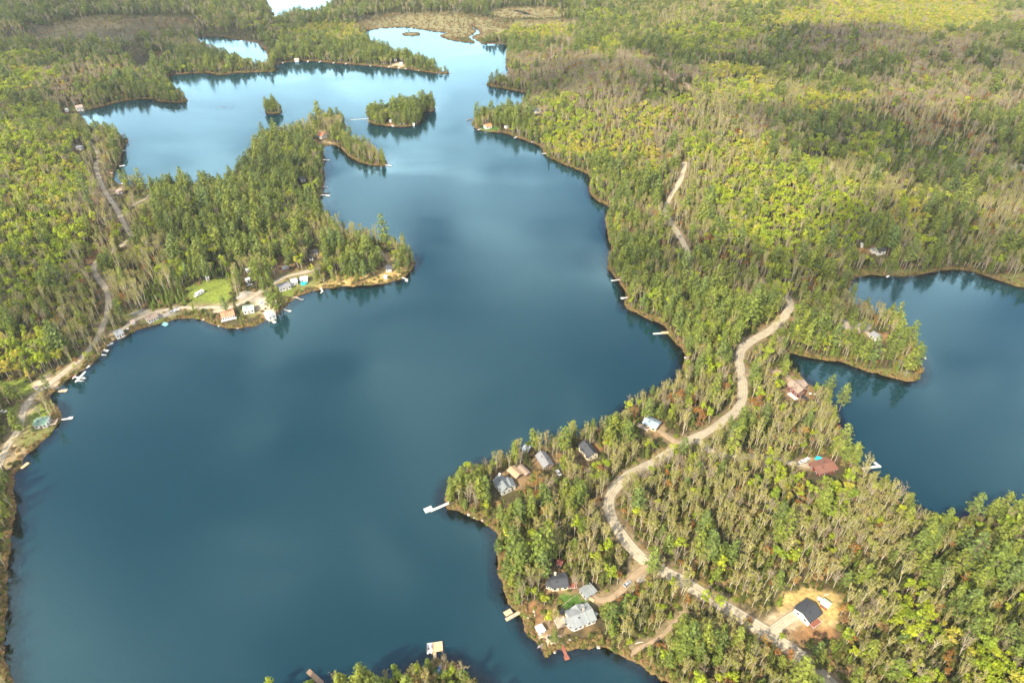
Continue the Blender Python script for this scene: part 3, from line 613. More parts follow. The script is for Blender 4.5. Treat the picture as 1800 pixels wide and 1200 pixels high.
house('house','tall white gabled house on the hillside above the east point','house',(941,187,946,192),7,4,32,W_['whites'],C_['lgrey'],nwin=1,land='the hillside house')
house('cottage','white cottage near the tip of the far pine shore','cottage',(693,103,697,103),4,3,25,W_['whites'],C_['white'],nwin=0)
house('cottage','pale cottage on the sandy break of the far pine shore','cottage',(703,110,707,110),3.6,2.6,25,W_['whites'],C_['white'],nwin=0)
house('cottage','grey cottage under pines at the start of the far pine shore','cottage',(518,103,525,103),6,3.4,25,W_['greyw'],C_['pinktan'],nwin=0)

# ---- docks
def dock(label, pts, w, mat, plat=None, platmat=None, group=None, posts=5, z=.42, name='dock', land=None):
    W3 = [unp(x, y, z) for x, y in pts]; a0 = math.atan2(W3[1][1]-W3[0][1], W3[1][0]-W3[0][0])
    root = empty(name, (W3[0][0], W3[0][1], 0), a0, label, name, group); pl = []
    mb = None
    for i in range(len(W3)-1):
        p, q = W3[i], W3[i+1]; a = math.atan2(q[1]-p[1], q[0]-p[0]); l = math.hypot(q[0]-p[0], q[1]-p[1])+(w*.5 if i < len(W3)-2 else 0)
        o = MB().box((0,0,0), (l, w, .2)).box((0, w/2-.06, -.16), (l, .1, .16)).box((0, -w/2+.06, -.16), (l, .1, .16)).build('walkway', M_[mat])
        child(o, root, p[0]+math.cos(a)*l/2, p[1]+math.sin(a)*l/2, z+.003*i, a); pl.append((p, a, l))
    if plat:
        x, y = unp(plat[0], plat[1], z); o = MB().box((0,0,0), (plat[2], plat[3], .24)).box((0,0,-.22), (plat[2]-.4, plat[3]-.4, .2)).build('platform', M_[platmat or mat]); child(o, root, x, y, z+.03, a0+(R(plat[4]) if len(plat) > 4 else 0))
    for k in range(posts):
        p, a, l = pl[min(len(pl)-1, k*len(pl)//max(1, posts))]; f = (k+.7)/posts*l; s = 1 if k % 2 else -1
        o = MB().tube([(0,0,-2.2),(0,0,.75)], .12, 6).build('post', M_['post']); child(o, root, p[0]+math.cos(a)*f-math.sin(a)*s*(w/2+.1), p[1]+math.sin(a)*f+math.cos(a)*s*(w/2+.1), 0, a)
    q = [proj(x, y, z) for x, y in W3]; CLEAR.append((min(a[0] for a in q)-1, max(a[0] for a in q)+1, min(a[1] for a in q)-1, max(a[1] for a in q)+1, max(a[2] for a in q), .9))
    if land: LAND.append((land, pts[-1][0], pts[-1][1]))
    return root
dock('long pale dock with a square end platform off the tip of the point',[(795,881),(756,898)],1.5,'palewood',(753,895,4.6,3.4),land='the long pale dock')
dock('grey wooden dock carrying a raised tan boat lift deck below the charcoal cabin',[(914,1075),(889,1089)],1.7,'wood',(893,1076,3.8,2.6),'tanwood',land='the tan platform dock')
dock('long red walkway dock with a small red end platform',[(985,1126),(996,1154)],1.4,'reddeck',(996,1155.5,2.0,2.3),land='the red dock')
dock('square brown dock platform off the nearest headland',[(765,1160),(764,1146)],1.5,'tanwood',(768.5,1136,4.6,5.0),'tanwood',land='the square brown dock')
dock('dark weathered boathouse ramp slanting into the water at the bottom edge',[(566,1201),(541,1178)],2.2,'woodx',land='the dark weathered ramp')
dock('white bent dock reaching into the right lake',[(1515,823),(1546,819),(1537,812)],1.6,'palewood',land='the white bent dock')
dock('short white dock with a square end at the tip of the right peninsula',[(1612,626.5),(1622,628.5)],1.3,'palewood',(1624,628.5,3.0,2.4),land='the peninsula tip dock')
dock('narrow white dock with a square end topmost of three on the pine shore',[(1096,490.5),(1077,493)],1.2,'palewood',(1077,493,2.2,1.8),land='the topmost pine shore dock')
dock('short white dock middle of three on the pine shore',[(1103,522.5),(1094,524)],1.3,'palewood',(1094,524,2.6,2.4),land='the middle pine shore dock')
dock('white sectioned dock with a tan landing lowest of three on the pine shore',[(1174,584.5),(1148,586.5)],1.5,'palewood',(1169,584.5,5.0,2.6),'tanwood',land='the lowest pine shore dock')
dock('wide tan wooden dock below the floatplane',[(102,687.5),(114,686.5)],1.4,'wood',(112,686.5,4.4,2.8),'wood',land='the wide tan dock')
dock('white dock with a wide end beside the green roofed house',[(108,737),(125,735)],1.2,'palewood',(124,734.5,2.8,2.3),land='the white headland dock')
dock('short tan plank dock on the lower left shore',[(37,823),(50,812.5)],2.1,'tanwood',land='the short tan plank dock')
dock('turquoise floored dock on the lodge shore',[(287,567),(294,569.5)],2.0,'tealdeck',(290,570.5,4.4,2.8,0),'tealdeck',land='the turquoise dock')
dock('tiny grey dock at the bend west of the lodge',[(360,560),(356,563)],1.6,'wood',posts=2)
dock('yellowish plank dock by the grey roofed shore house',[(211,593),(222,588.5)],1.6,'tanwood')
dock('tan dock below the tall white boathouse',[(474,558),(481,566)],1.6,'tanwood',(482,566,3.0,2.4),'palewood')
dock('short white dock under the lodge pines',[(499,543.5),(508,546.5)],1.3,'palewood',(509,546.5,2.8,2.2))
dock('long pink tan dock with a white end below the grey roofed house',[(511,523),(520,522),(529,526.5)],1.3,'wood',(530.5,526.5,2.8,2.2),'palewood')
dock('white L shaped dock in the middle of the sunny shore',[(562,503.5),(567,512),(563.5,515)],1.3,'palewood',land='the white L shaped dock')
dock('white dock with a square frame end at the peninsula tip',[(706,487.5),(717,491.5)],1.2,'palewood',(714.5,493.5,2.6,1.6),land='the peninsula tip frame dock')
FAR = [(497,109.5,497,112),(524,107.5,522,109.3),(542,107,540.5,109.5),(565,107,560.5,109.7),(591,107.8,585,111.6),(611,110,607,112.8),(651,114,651,116.5),(688,115.8,682.5,118.5),(704,118,700.5,120.5),(715,119.5,711.5,121.5),(736,122.5,735.5,124.5)]
ORD = ['first','second','third','fourth','fifth','sixth','seventh','eighth','ninth','tenth','last']
for k, (a_, b_, c_, d_) in enumerate(FAR): dock('%s small white dock counted from the west along the far pine shore' % ORD[k],[(a_,b_),(c_,d_)],2.0,'palewood',posts=2,group='docks along the far pine shore')
dock('white slanting dock in front of the east point house',[(847,226),(840,228.8)],1.6,'palewood',posts=2)
dock('pale slanting dock second along the east shore',[(911.5,238.5),(904,242.8)],1.6,'palewood',posts=2)
dock('tiny pale dock third along the east shore',[(938,249),(934,250.2)],1.6,'palewood',posts=2)
dock('white dock fourth along the east shore below a dense cedar',[(960,269.5),(952.5,270)],1.6,'palewood',posts=2)
dock('dark jetty standing out at the very tip of the east point',[(829,209.5),(821,211.2)],1.8,'woodx',posts=2)
dock('pale dock in the notch north of the east cove',[(905,123),(893.5,121.5)],2.0,'palewood',posts=2)
dock('white dock in the inner cove highest of its shore',[(568,280.5),(579,281.5)],1.6,'palewood',posts=2)
dock('small white dock above the dark boat lift',[(569,328.5),(576,328.5)],1.6,'palewood',posts=2)
dock('white dock beside the dark boat lift',[(563,342.5),(580,343.5)],1.5,'palewood',(577,344,3.2,3.0),'palewood',posts=3,land='the boat lift dock')
dock('white dock at the tip of the small pine spit',[(677,290),(688,291.3)],1.4,'palewood',(686,291.5,3,2),posts=2)
dock('white dock highest in the upper bay',[(215,265),(223,264.3)],1.8,'palewood',posts=2)
dock('bright white dock middle of the upper bay',[(210,292),(219,291)],2.6,'palewood',posts=2)
dock('tan dock lower in the upper bay',[(182,301.5),(198,304.5)],2.0,'tanwood',posts=2)
dock('white dock at the foot of the upper bay',[(213,323.5),(221,320)],1.8,'palewood',posts=2)
dock('pale landing in front of the wooded island cottages',[(688,219.5),(692,222.5)],2.2,'palewood',posts=2)

# ---- boats
def hull_secs(l, w, h, bow=.5, n=9):
    secs = []
    for k in range(n):
        t = k/(n-1); x = -l/2+l*t; ww = w/2*(1-max(0, (t-bow)/(1-bow))**2.2)*(1 if t > .02 else .9)+.02; sheer = h*(1+.25*max(0, t-.5))
        secs.append([(x,-ww,sheer),(x,-ww*.8,h*.3),(x,-ww*.35,0),(x,ww*.35,0),(x,ww*.8,h*.3),(x,ww,sheer),(x,ww*.82,sheer-.03),(x,0,h*.42),(x,-ww*.82,sheer-.03)])
    return secs
def boat(name, label, x1, y1, x2, y2, w, mat, kind='row', l=None, z=.05, group=None, inner='palewood'):
    p, q = unp(x1, y1, z), unp(x2, y2, z); c = ((p[0]+q[0])/2, (p[1]+q[1])/2); a = math.atan2(q[1]-p[1], q[0]-p[0]); l = l or math.hypot(q[0]-p[0], q[1]-p[1])
    gz = max(0.0, float(bil(TZ, c[0], c[1]))); root = empty(name, (c[0], c[1], gz+z-(.12 if gz == 0 else 0)), a, label, name.replace('_', ' '), group)
    if kind == 'pontoon':
        for s in (-1, 1): MB().tube([(-l/2,s*w*.36,.15),(l/2-.6,s*w*.36,.15),(l/2,s*w*.36,.3)], [.32,.32,.1], 8).build('float', M_['alu'], root)
        MB().box((0,0,.62), (l*.96,w,.16)).build('deck', M_[mat], root)
        r_ = MB()
        for s in (-1,1): r_.box((0,s*(w/2-.06),1.0), (l*.9,.06,.5))
        r_.box((-l*.45,0,1.0), (.06,w-.1,.5)); r_.build('railing', M_['white'], root)
        for s in (-1,1): MB().box((l*.12,s*w*.3,.95), (l*.3,w*.22,.5)).build('seat', M_['plum'], root, .05)
        MB().box((-l*.12,w*.22,1.1), (.6,.6,.8)).build('console', M_['dark'], root, .05); MB().box((-l/2-.1,0,.6), (.45,.4,1.0)).build('outboard_motor', M_['dark'], root, .06)
    else:
        hgt = .5 if kind != 'canoe' else .38
        sc = hull_secs(l, w, hgt, .45)
        if kind == 'canoe': sc = [[(px_, py_*min(1, .08+1.6*min(k, 8-k)/4), pz) for px_, py_, pz in s] for k, s in enumerate(sc)]
        MB().loft(sc).build('hull', M_[mat], root, smooth=False)
        for f in ((-.25, .1) if kind != 'canoe' else (-.2, .2)): MB().box((f*l,0,hgt*.82), (.3,w*.82,.07)).build('seat', M_[inner], root)
        if kind == 'motor':
            MB().add([(l*.08,-w*.4,hgt),(l*.08,w*.4,hgt),(l*.02,w*.38,hgt+.5),(l*.02,-w*.38,hgt+.5),(l*.05,-w*.4,hgt),(l*.05,w*.4,hgt),(-.02*l,w*.38,hgt+.5),(-.02*l,-w*.38,hgt+.5)], [(0,1,2,3),(7,6,5,4),(0,4,5,1),(3,2,6,7),(0,3,7,4),(1,5,6,2)]).build('windshield', GLASS, root)
            MB().box((-l/2-.12,0,.45), (.4,.34,.9)).build('outboard_motor', M_['dark'], root, .05)
    return root
boat('pontoon_boat','white and grey pontoon boat moored against the square brown dock',755.5,1149,755.5,1130,2.5,'white','pontoon')
boat('rowboat','white rowboat pulled up on the orange bank beside the beach shed',928,1092,936,1101,1.5,'white')
boat('canoe','white and plum canoe drawn up at the edge of the sand beach',946,1138,954,1130,1.1,'plum','canoe',4.8)
boat('canoe','pale canoe lying on the bank just above the white rowboat',921,1083,928,1087,1.0,'white','canoe',4.2)
boat('canoe','thin pale canoe upright on the dirt under the yard trees',938,1077,939.5,1084,1.0,'tarp','canoe',4.2)
boat('kayak','blue and white rowing shell on the grass behind the square brown dock',771,1181,774,1171,1.1,'blue','canoe',5.0)
boat('motorboat','small white motorboat nosed under the left shore trees highest of the moored boats',196,604,189,607,2.0,'white','motor',5)
boat('motorboat','white motorboat second of the moored boats on the left shore',189,617,182,615,2.0,'white','motor',5)
boat('rowboat','grey rowboat lowest of the moored boats on the left shore',187,624.5,178,624,1.5,'alu')
boat('rowboat','small white rowboat on the shore above the floatplane',158,643,152,647,1.5,'white')
boat('motorboat','white motorboat moored in the inner cove beside the shady trees',566,300,565,294,2.2,'white','motor',5.5)
boat('rowboat','white rowboat tied in the inner cove below the highest dock',564,287.5,568,287,1.8,'white','row',4.5)
boat('motorboat','dark hulled boat on the lift beside the white cove dock',571,340,579,339,2.4,'dark','motor',6)
boat('rowboat','small white boat drawn up on the north shore of the right lake',1559,487,1563,485,1.6,'white','row',4)
boat('rowboat','white rowboat lying on the yard beside the maroon house',1425,694,1430,694.5,1.5,'white','row',4.2,.3)
boat('rowboat','white boat on the bank west of the pale brown roofed shore house',226,580,231,577,1.6,'white','row',4.5)

# ---- floatplane
def floatplane():
    p, q = unp(129,664.5,1.2), unp(151,666,1.2); c = unp(141,665.5,1.0); a = math.atan2(q[1]-p[1], q[0]-p[0])
    root = empty('floatplane', (c[0], c[1], .1), a, 'white high winged floatplane moored against the left shore', 'seaplane')
    def ring(x, w, h, zc): return [(x, w/2*math.cos(t), zc+h/2*math.sin(t)) for t in [2*math.pi*k/10 for k in range(10)]]
    MB().loft([ring(4.1,.5,.5,1.75), ring(3.8,.95,.95,1.75), ring(2.6,1.2,1.25,1.8), ring(1.2,1.3,1.5,1.95), ring(-.6,1.15,1.4,1.95), ring(-2.6,.6,.8,1.95), ring(-4.3,.22,.35,2.0)]).build('fuselage', M_['white'], root, smooth=True)
    MB().box((1.9,0,2.45), (.7,1.05,.45), 0, .5).build('windshield', GLASS, root)
    def wing(sp, ch0, ch1, x, z, th): return MB().loft([[(x+ch/2,y_,z),(x+ch*.1,y_,z+th),(x-ch/2,y_,z+.02),(x-ch*.1,y_,z-th*.5)] for y_, ch in ((-sp,ch1),(-sp*.4,ch0),(0,ch0),(sp*.4,ch0),(sp,ch1))])
    wing(5.6,1.65,1.2,.9,2.78,.12).build('wing', M_['white'], root); wing(1.9,1.0,.7,-3.9,2.1,.06).build('tailplane', M_['white'], root)
    MB().loft([[(-4.5,-.05,2.0),(-3.3,-.05,2.1),(-3.3,.05,2.1),(-4.5,.05,2.0)],[(-4.75,-.03,3.4),(-4.1,-.03,3.4),(-4.1,.03,3.4),(-4.75,.03,3.4)]]).build('tail_fin', M_['red'], root)
    for s in (-1, 1):
        MB().loft([[(x,s*1.25+w,.35+z0),(x,s*1.25+w*.6,-.12+z1),(x,s*1.25-w*.6,-.12+z1),(x,s*1.25-w,.35+z0)] for x, w, z0, z1 in ((3.6,.06,.15,.45),(2.9,.32,.05,.1),(.6,.36,0,0),(-1.2,.32,0,.08),(-3.0,.1,0,.3))]).build('float', M_['white'], root)
        m = MB(); m.tube([(1.6,s*1.25,.3),(1.5,s*.5,1.3)], .05, 5); m.tube([(-.6,s*1.25,.3),(-.3,s*.5,1.35)], .05, 5); m.build('float_strut', M_['alu'], root)
        MB().tube([(.9,s*.6,1.5),(.9,s*2.9,2.72)], .045, 5).build('wing_strut', M_['white'], root)
    MB().box((4.2,0,1.75), (.06,.14,1.9)).tube([(4.1,0,1.75),(4.4,0,1.75)], [.18,.04], 8).build('propeller', M_['dark'], root)
    CLEAR.append((127,154,656,676,9999,1.0)); LAND.append(('the floatplane',140,665))
floatplane()

# ---- vehicles
def car(label, x, y, ang, mat, kind='car', group=None, l=4.6):
    wx, wy, z = P(x, y, .7); root = empty(kind, (wx, wy, z+.28), R(ang), label, kind.replace('_', ' '), group); w = 1.85
    pickup = kind == 'pickup_truck'
    body = [(-l/2,.35),(l/2,.35),(l/2,.85),(l/2-1.2,.98),(-l/2,.98)]
    MB().loft([[(px_, sy, pz) for px_, pz in body] for sy in (-w/2, w/2)]).build('body', M_[mat], root, .05)
    cab = [(-l/2+.35,.97),(l/2-1.25,.97),(l/2-1.9,1.5),(-l/2+.8,1.5)] if not pickup else [(-.3,.97),(l/2-1.3,.97),(l/2-1.9,1.6),(-.15,1.6)]
    MB().loft([[(px_, sy*(.9 if pz > 1.2 else 1), pz) for px_, pz in cab] for sy in (-w/2+.06, w/2-.06)]).build('window', GLASS, root)
    MB().box((sum(a for a, b in cab)/4-.05,0,1.5 if not pickup else 1.6), (abs(cab[2][0]-cab[3][0]),w*.84,.08)).build('roof', M_[mat], root)
    for sx in (-1,1):
        for sy in (-1,1): MB().tube([(sx*l*.31,sy*(w/2-.18),.1),(sx*l*.31,sy*(w/2+.02),.1)], .36, 10).build('wheel', M_['black'], root)
    for sy in (-1,1): MB().box((l/2-.02,sy*w*.34,.72), (.1,.32,.16)).build('headlight', M_['white'], root)
    q = proj(wx, wy, z); CLEAR.append((q[0]-6, q[0]+6, q[1]-5, q[1]+3, q[2], .9)); return root
car('dark car parked in front of the maroon house',1414,699,-25,'dark')
car('dark car on the birch lane nearer the dark grey gabled house',984,820,-60,'dark')
car('dark green grey car below the other car on the birch lane',982,831,-65,'silver')
car('white car parked on the gravel left of the turquoise pool',1411,811,20,'white')
car('second white car nearer the turquoise pool on the gravel',1417.5,808,35,'white')
car('dark car under the eave of the rust red roofed house',1464,826,10,'dark')
car('white pickup truck parked on the lodge drive',309,545,25,'white','pickup_truck',l=5.4)
car('grey car parked on the lodge drive beside the white pickup',303,548,20,'silver')
car('white car on the grass at the left edge of the lawn road',5,724,15,'white')
car('silver car parked between the cottages under the lodge pines',439,501,40,'silver')
car('white car parked beside the pale green roofed house',460,533,-30,'white')
car('blue car between the white cottages by the pool',529,492,15,'blue')
car('dark car on the gravel road near its upper bend',1189,421,115,'dark')
car('grey car parked off the driveway beside the rust coloured yard',1103,1026,40,'silver')
def trailer():
    p = P(343,520,1.5); q = P(357,511,1.5); a = math.atan2(q[1]-p[1], q[0]-p[0]); c = ((p[0]+q[0])/2, (p[1]+q[1])/2)
    root = empty('motorhome', (c[0], c[1], p[2]+.4), a, 'white motorhome parked at the edge of the bright lawn', 'motorhome')
    MB().box((.5,0,1.6), (7.0,2.5,2.6)).build('body', M_['white'], root, .15); MB().box((-3.7,0,1.0), (1.6,2.2,1.5)).build('cab', M_['white'], root, .2); MB().box((-3.95,0,1.55), (1.0,2.05,.6)).build('windshield', GLASS, root, .1)
    for s in (-1,1):
        for f in (-.8,1.6): MB().box((f,s*1.26,1.9), (1.2,.05,.7)).build('window', GLASS, root)
        for f in (-3.2,2.4): MB().tube([(f,s*.95,.15),(f,s*1.22,.15)], .42, 10).build('wheel', M_['black'], root)
    MB().box((1.2,0,2.95), (1.1,.9,.2)).build('roof_vent', M_['silver'], root)
    CLEAR.append((337,362,503,526,9999,1.0)); LAND.append(('the white motorhome',350,515))
trailer()
# ---- pools, woodpiles and small yard things
def pool(label, x, y, rx, ry, rot):
    wx, wy, z = P(x, y, .9); root = empty('swimming_pool', (wx, wy, z), R(rot), label, 'pool'); n = 20
    o_ = [(rx*math.cos(2*math.pi*k/n), ry*math.sin(2*math.pi*k/n)) for k in range(n)]
    vs = [(a*1.03,b*1.03,-.4) for a,b in o_]+[(a*1.03,b*1.03,1.1) for a,b in o_]+[(a*.96,b*.96,1.1) for a,b in o_]+[(a*.96,b*.96,.2) for a,b in o_]; fs = []
    for r_ in range(3):
        for k in range(n): fs.append((r_*n+k, r_*n+(k+1)%n, (r_+1)*n+(k+1)%n, (r_+1)*n+k))
    MB().add(vs, fs).build('pool_wall', M_['teal'], root); MB().add([(a*.965,b*.965,.92) for a,b in o_], [tuple(range(n))]).build('pool_water', M_['teal'], root)
    q = proj(wx, wy, z); CLEAR.append((q[0]-7, q[0]+7, q[1]-5, q[1]+4, q[2], 1.0)); LAND.append(('the '+label.split(' in ')[0].split(' beside ')[0], x, y))
pool('turquoise pool beside the white roofed cottages',534,497,2.6,2.2,20)
pool('round turquoise pool in the yard of the rust red roofed house',1439,805,1.9,1.5,0)
def box_thing(name, label, cat, x, y, ang, parts):
    wx, wy, z = P(x, y, .5); root = empty(name, (wx, wy, z), R(ang), label, cat)
    for nm, mt, shapes in parts:
        m = MB()
        for c, d in shapes: m.box(c, d)
        m.build(nm, M_[mt], root, .04)
    q = proj(wx, wy, z); CLEAR.append((q[0]-5, q[0]+5, q[1]-5, q[1]+3, q[2], .9))
box_thing('utility_trailer','white covered trailer beside the mint roofed shed','trailer',1441,1053,-35,[('box','white',[((0,0,.95),(2.3,1.5,1.0))]),('drawbar','dark',[((2.2,0,.45),(1.5,.12,.12))]),('wheel','black',[((0,1.0,.35),(.7,.2,.7))]),('wheel','black',[((0,-1.0,.35),(.7,.2,.7))])])
box_thing('lumber_pile','bright stack of new lumber beside the garage','lumber',1038,1051,-40,[('board','tanwood',[((0,0,.25),(4.5,1.5,.5)),((.2,.1,.65),(3.8,1.1,.3))]),('bearer','post',[((-1.5,0,.0),(.2,1.6,.2)),((1.5,0,.0),(.2,1.6,.2))])])
box_thing('hot_tub','dark square hot tub on the deck corner of the grey metal roofed house','hot tub',987,1076,30,[('tub','dark',[((0,0,1.2),(2.2,2.2,.9))]),('cover','dark',[((0,0,1.72),(2.1,2.1,.12))])])
def fence(label, pts):
    W3 = [P(*p) for p in pts]; root = empty('fence', W3[0], 0, label, 'fence'); o = W3[0]
    rl = MB()
    for i in range(len(W3)-1):
        a, b = Vector(W3[i])-Vector(o), Vector(W3[i+1])-Vector(o); n = max(1, int((b-a).length/2.4))
        for h in (.45, 1.0): rl.tube([a+Vector((0,0,h)), b+Vector((0,0,h))], .05, 4)
        for k in range(n): q = a.lerp(b, k/n); MB().box((q.x, q.y, q.z+.55), (.12,.12,1.3)).build('post', M_['wood'], root)
    rl.build('rail', M_['wood'], root)
fence('low wooden fence along the green lawn above the grey metal roofed house',[(984,1069),(1003,1053),(1013,1047)])
for k, (x1, y1, x2, y2, lb) in enumerate(((1117,1131,1131,1128,'bleached fallen birch log beside the brown trail'),(1448,1046,1459,1044,'pale fallen log behind the mint roofed shed'),(1497,567,1508,574,'long pale log beside the gravel strip on the peninsula'))):
    a, b = P(x1, y1), P(x2, y2); o = MB().tube([(0,0,.3), ((b[0]-a[0])*.5,(b[1]-a[1])*.5+.2,.35), (b[0]-a[0],b[1]-a[1],.28)], [.26,.22,.13], 7).build('fallen_log', M_['log'], loc=(a[0],a[1],a[2])); tag(o, lb, 'log')
def rock(label, x, y, s, group):
    wx, wy, z = P(x, y); bm = bmesh.new(); bmesh.ops.create_icosphere(bm, subdivisions=2, radius=s); rr = random.Random(int(x*7+y)); k = Vector((rr.uniform(.5,2), rr.uniform(.5,2), rr.uniform(.5,2)))
    for v in bm.verts: v.co *= 1+.22*math.sin(v.co.x*k.x*3/s+k.y)*math.cos(v.co.y*k.z*2.3/s)+rr.uniform(-.06,.06); v.co.z *= .62
    me = bpy.data.meshes.new('boulder'); bm.to_mesh(me); bm.free(); me.materials.append(M_['stone']); o = link(bpy.data.objects.new('boulder', me)); o.location = (wx, wy, z+s*.15); tag(o, label, 'boulder', group)
for x, y, s, lb in ((824,904,1.1,'pale boulder on the point shore nearest the long dock'),(833,909,.9,'pale boulder second along the shore from the long dock'),(848,914.5,.8,'pale boulder third along the shore from the long dock'),(385,573,.9,'boulder in the shallows below the terracotta lodge'),(418,577,.8,'boulder at the lodge headland east of the other one'),(1205,629,1.2,'dark boulder at the inner corner of the birch shore'),(1052,1137,.9,'boulder on the bank right of the red dock'),(640,500,.8,'boulder on the sunny straw shore'),(1001,1124,.8,'boulder beside the landward end of the red dock'),(975,1146,.7,'boulder at the nose of the sand beach')): rock(lb, x, y, s, 'shore boulders')
# fire ring on the beach
wx, wy, z = P(965,1120); m = MB()
for k in range(9): m.box((1.0*math.cos(k*.698),1.0*math.sin(k*.698),.15), (.5,.45,.4), k*.698)
fr_ = empty('fire_pit', (wx, wy, z), 0, 'round grey stone fire pit on the sand beach', 'fire pit'); m.build('stone_ring', M_['stone'], fr_); MB().tube([(0,0,-.1),(0,0,.1)], .8, 12).build('ash', M_['dark'], fr_); LAND.append(('the beach fire pit',965,1120))
# floating line between the point and the wooded island
p, q = unp(607,212,.1), unp(649,208.5,.1); rt = empty('float_line', (p[0],p[1],0), 0, 'thin pale float line between the upper point and the long wooded island', 'float line'); d = (q[0]-p[0], q[1]-p[1]); MB().tube([(d[0]*k/12, d[1]*k/12, .12) for k in range(13)], .22, 5).build('cable', M_['palewood'], rt)
for k in range(9): MB().tube([(d[0]*(k+.5)/9-.5, d[1]*(k+.5)/9, .12),(d[0]*(k+.5)/9+.5, d[1]*(k+.5)/9, .12)], .42, 8).build('buoy', M_['white'], rt)
LAND += [('the bend of the gravel road',1078,862),('the road fork below the birches',1140,990),('the gravel road top',1385,550),('the lower clearing edge',1350,1110),('the brown trail',1165,1112),('the bottom right corner of the wood',1720,1120),('the east edge of the wood',1740,960),('the road by the red maple',1215,1030),('the inlet of the right lake',1400,632),('the lone lower road end',1420,1165)]
# ------------------------------------------------------------------ tree materials
def leaf_mat(name, stops, trans=.3, rough=.65):
    "foliage: every tree takes its own hue from the ramp, every leaf clump its own tone"
    m, nt, out = new_mat(name)
    oi = N(nt, 'ShaderNodeObjectInfo'); at = N(nt, 'ShaderNodeAttribute', attribute_name='tone')
    cr = N(nt, 'ShaderNodeValToRGB'); e = cr.color_ramp.elements; L(nt, oi.outputs['Random'], cr.inputs[0])
    e[0].position = 0; e[0].color = c4(stops[0]); e[1].position = 1; e[1].color = c4(stops[-1])
    for i, c in enumerate(stops[1:-1]): k = e.new((i+1)/(len(stops)-1)); k.color = c4(c)
    col = mixcol(nt, 1.0, cr.outputs[0], at.outputs['Fac'], 'MULTIPLY')
    p = N(nt, 'ShaderNodeBsdfPrincipled', i_Roughness=rough); p.inputs['Specular IOR Level'].default_value = .2
    t = N(nt, 'ShaderNodeBsdfTranslucent'); mx = N(nt, 'ShaderNodeMixShader'); mx.inputs[0].default_value = trans
    L(nt, col, p.inputs['Base Color']); L(nt, col, t.inputs['Color']); L(nt, p.outputs[0], mx.inputs[1]); L(nt, t.outputs[0], mx.inputs[2]); L(nt, mx.outputs[0], out.inputs[0])
    return m
LM = {
 'pine':  leaf_mat('pine_needles', [(0.106,0.146,0.032),(0.148,0.193,0.030),(0.205,0.234,0.033),(0.124,0.176,0.045),(0.174,0.199,0.026)]),
 'spruce':leaf_mat('spruce_needles', [(0.055,0.070,0.016),(0.079,0.090,0.017),(0.103,0.105,0.020),(0.067,0.085,0.027)]),
 'sapling':leaf_mat('young_conifer_needles', [(0.138,0.210,0.026),(0.180,0.250,0.026),(0.117,0.180,0.034)]),
 'birch': leaf_mat('birch_spring_leaves', [(0.213,0.219,0.055),(0.287,0.275,0.065),(0.330,0.296,0.080),(0.245,0.260,0.045),(0.351,0.291,0.100),(0.287,0.291,0.050),(0.319,0.255,0.085)], .35),
 'bare':  leaf_mat('budding_twigs', [(.25,.20,.10),(.31,.25,.145),(.21,.155,.08),(.27,.225,.09)], .15),
 'aspen': leaf_mat('aspen_fresh_leaves', [(0.239,0.319,0.021),(0.311,0.384,0.021),(0.371,0.405,0.027),(0.216,0.296,0.033)], .4),
 'gold':  leaf_mat('sunlit_pale_leaves', [(0.413,0.396,0.047),(0.487,0.418,0.064),(0.365,0.384,0.037),(0.511,0.406,0.091)], .4),  # paler than aspen: sunlight on the crowns put into the leaf colour
 'maple': leaf_mat('rust_buds', [(0.276,0.115,0.026),(0.329,0.165,0.034),(0.233,0.100,0.034),(0.350,0.220,0.038)], .3),
 'cedar': leaf_mat('cedar_foliage', [(0.106,0.128,0.024),(0.140,0.160,0.025),(0.172,0.177,0.029),(0.112,0.160,0.029)]),
}
BARK_W = solid('white_birch_bark', (.45,.395,.30), .8, var=.3, scale=.9)
BARK_G = solid('grey_bark', (.36,.31,.26), .9, var=.3, scale=.9)
BARK_B = solid('brown_bark', (.15,.11,.08), .9, var=.3, scale=.9)

class Leaves:
    def __init__(s): s.v = []; s.f = []; s.t = []
    def quad(s, c, nrm, a, b, tone, spin):
        n = Vector(nrm).normalized(); u = n.orthogonal().normalized(); w = n.cross(u)
        uu = u*math.cos(spin)+w*math.sin(spin); ww = n.cross(uu); c = Vector(c)
        k = len(s.v); s.v += [tuple(c-uu*a), tuple(c-ww*b), tuple(c+uu*a), tuple(c+ww*b)]; s.f.append((k, k+1, k+2, k+3)); s.t.append(tone)
    def strip(s, p, q, w, tone):
        p = Vector(p); q = Vector(q); d = (q-p).normalized(); u = d.cross(Vector((random.uniform(-1,1), random.uniform(-1,1), .3))).normalized()*w
        k = len(s.v); s.v += [tuple(p-u), tuple(p+u), tuple(q+u*.35), tuple(q-u*.35)]; s.f.append((k, k+1, k+2, k+3)); s.t.append(tone)
    def mesh(s, name, mat):
        me = bpy.data.meshes.new(name); me.from_pydata(s.v, [], s.f)
        at = me.attributes.new('tone', 'FLOAT', 'FACE'); at.data.foreach_set('value', np.array(s.t, np.float32)); me.materials.append(mat); return me
def rd(a, b): return random.uniform(a, b)
def rvec(): 
    while True:
        v = Vector((rd(-1,1), rd(-1,1), rd(-1,1)))
        if .05 < v.length < 1: return v.normalized()

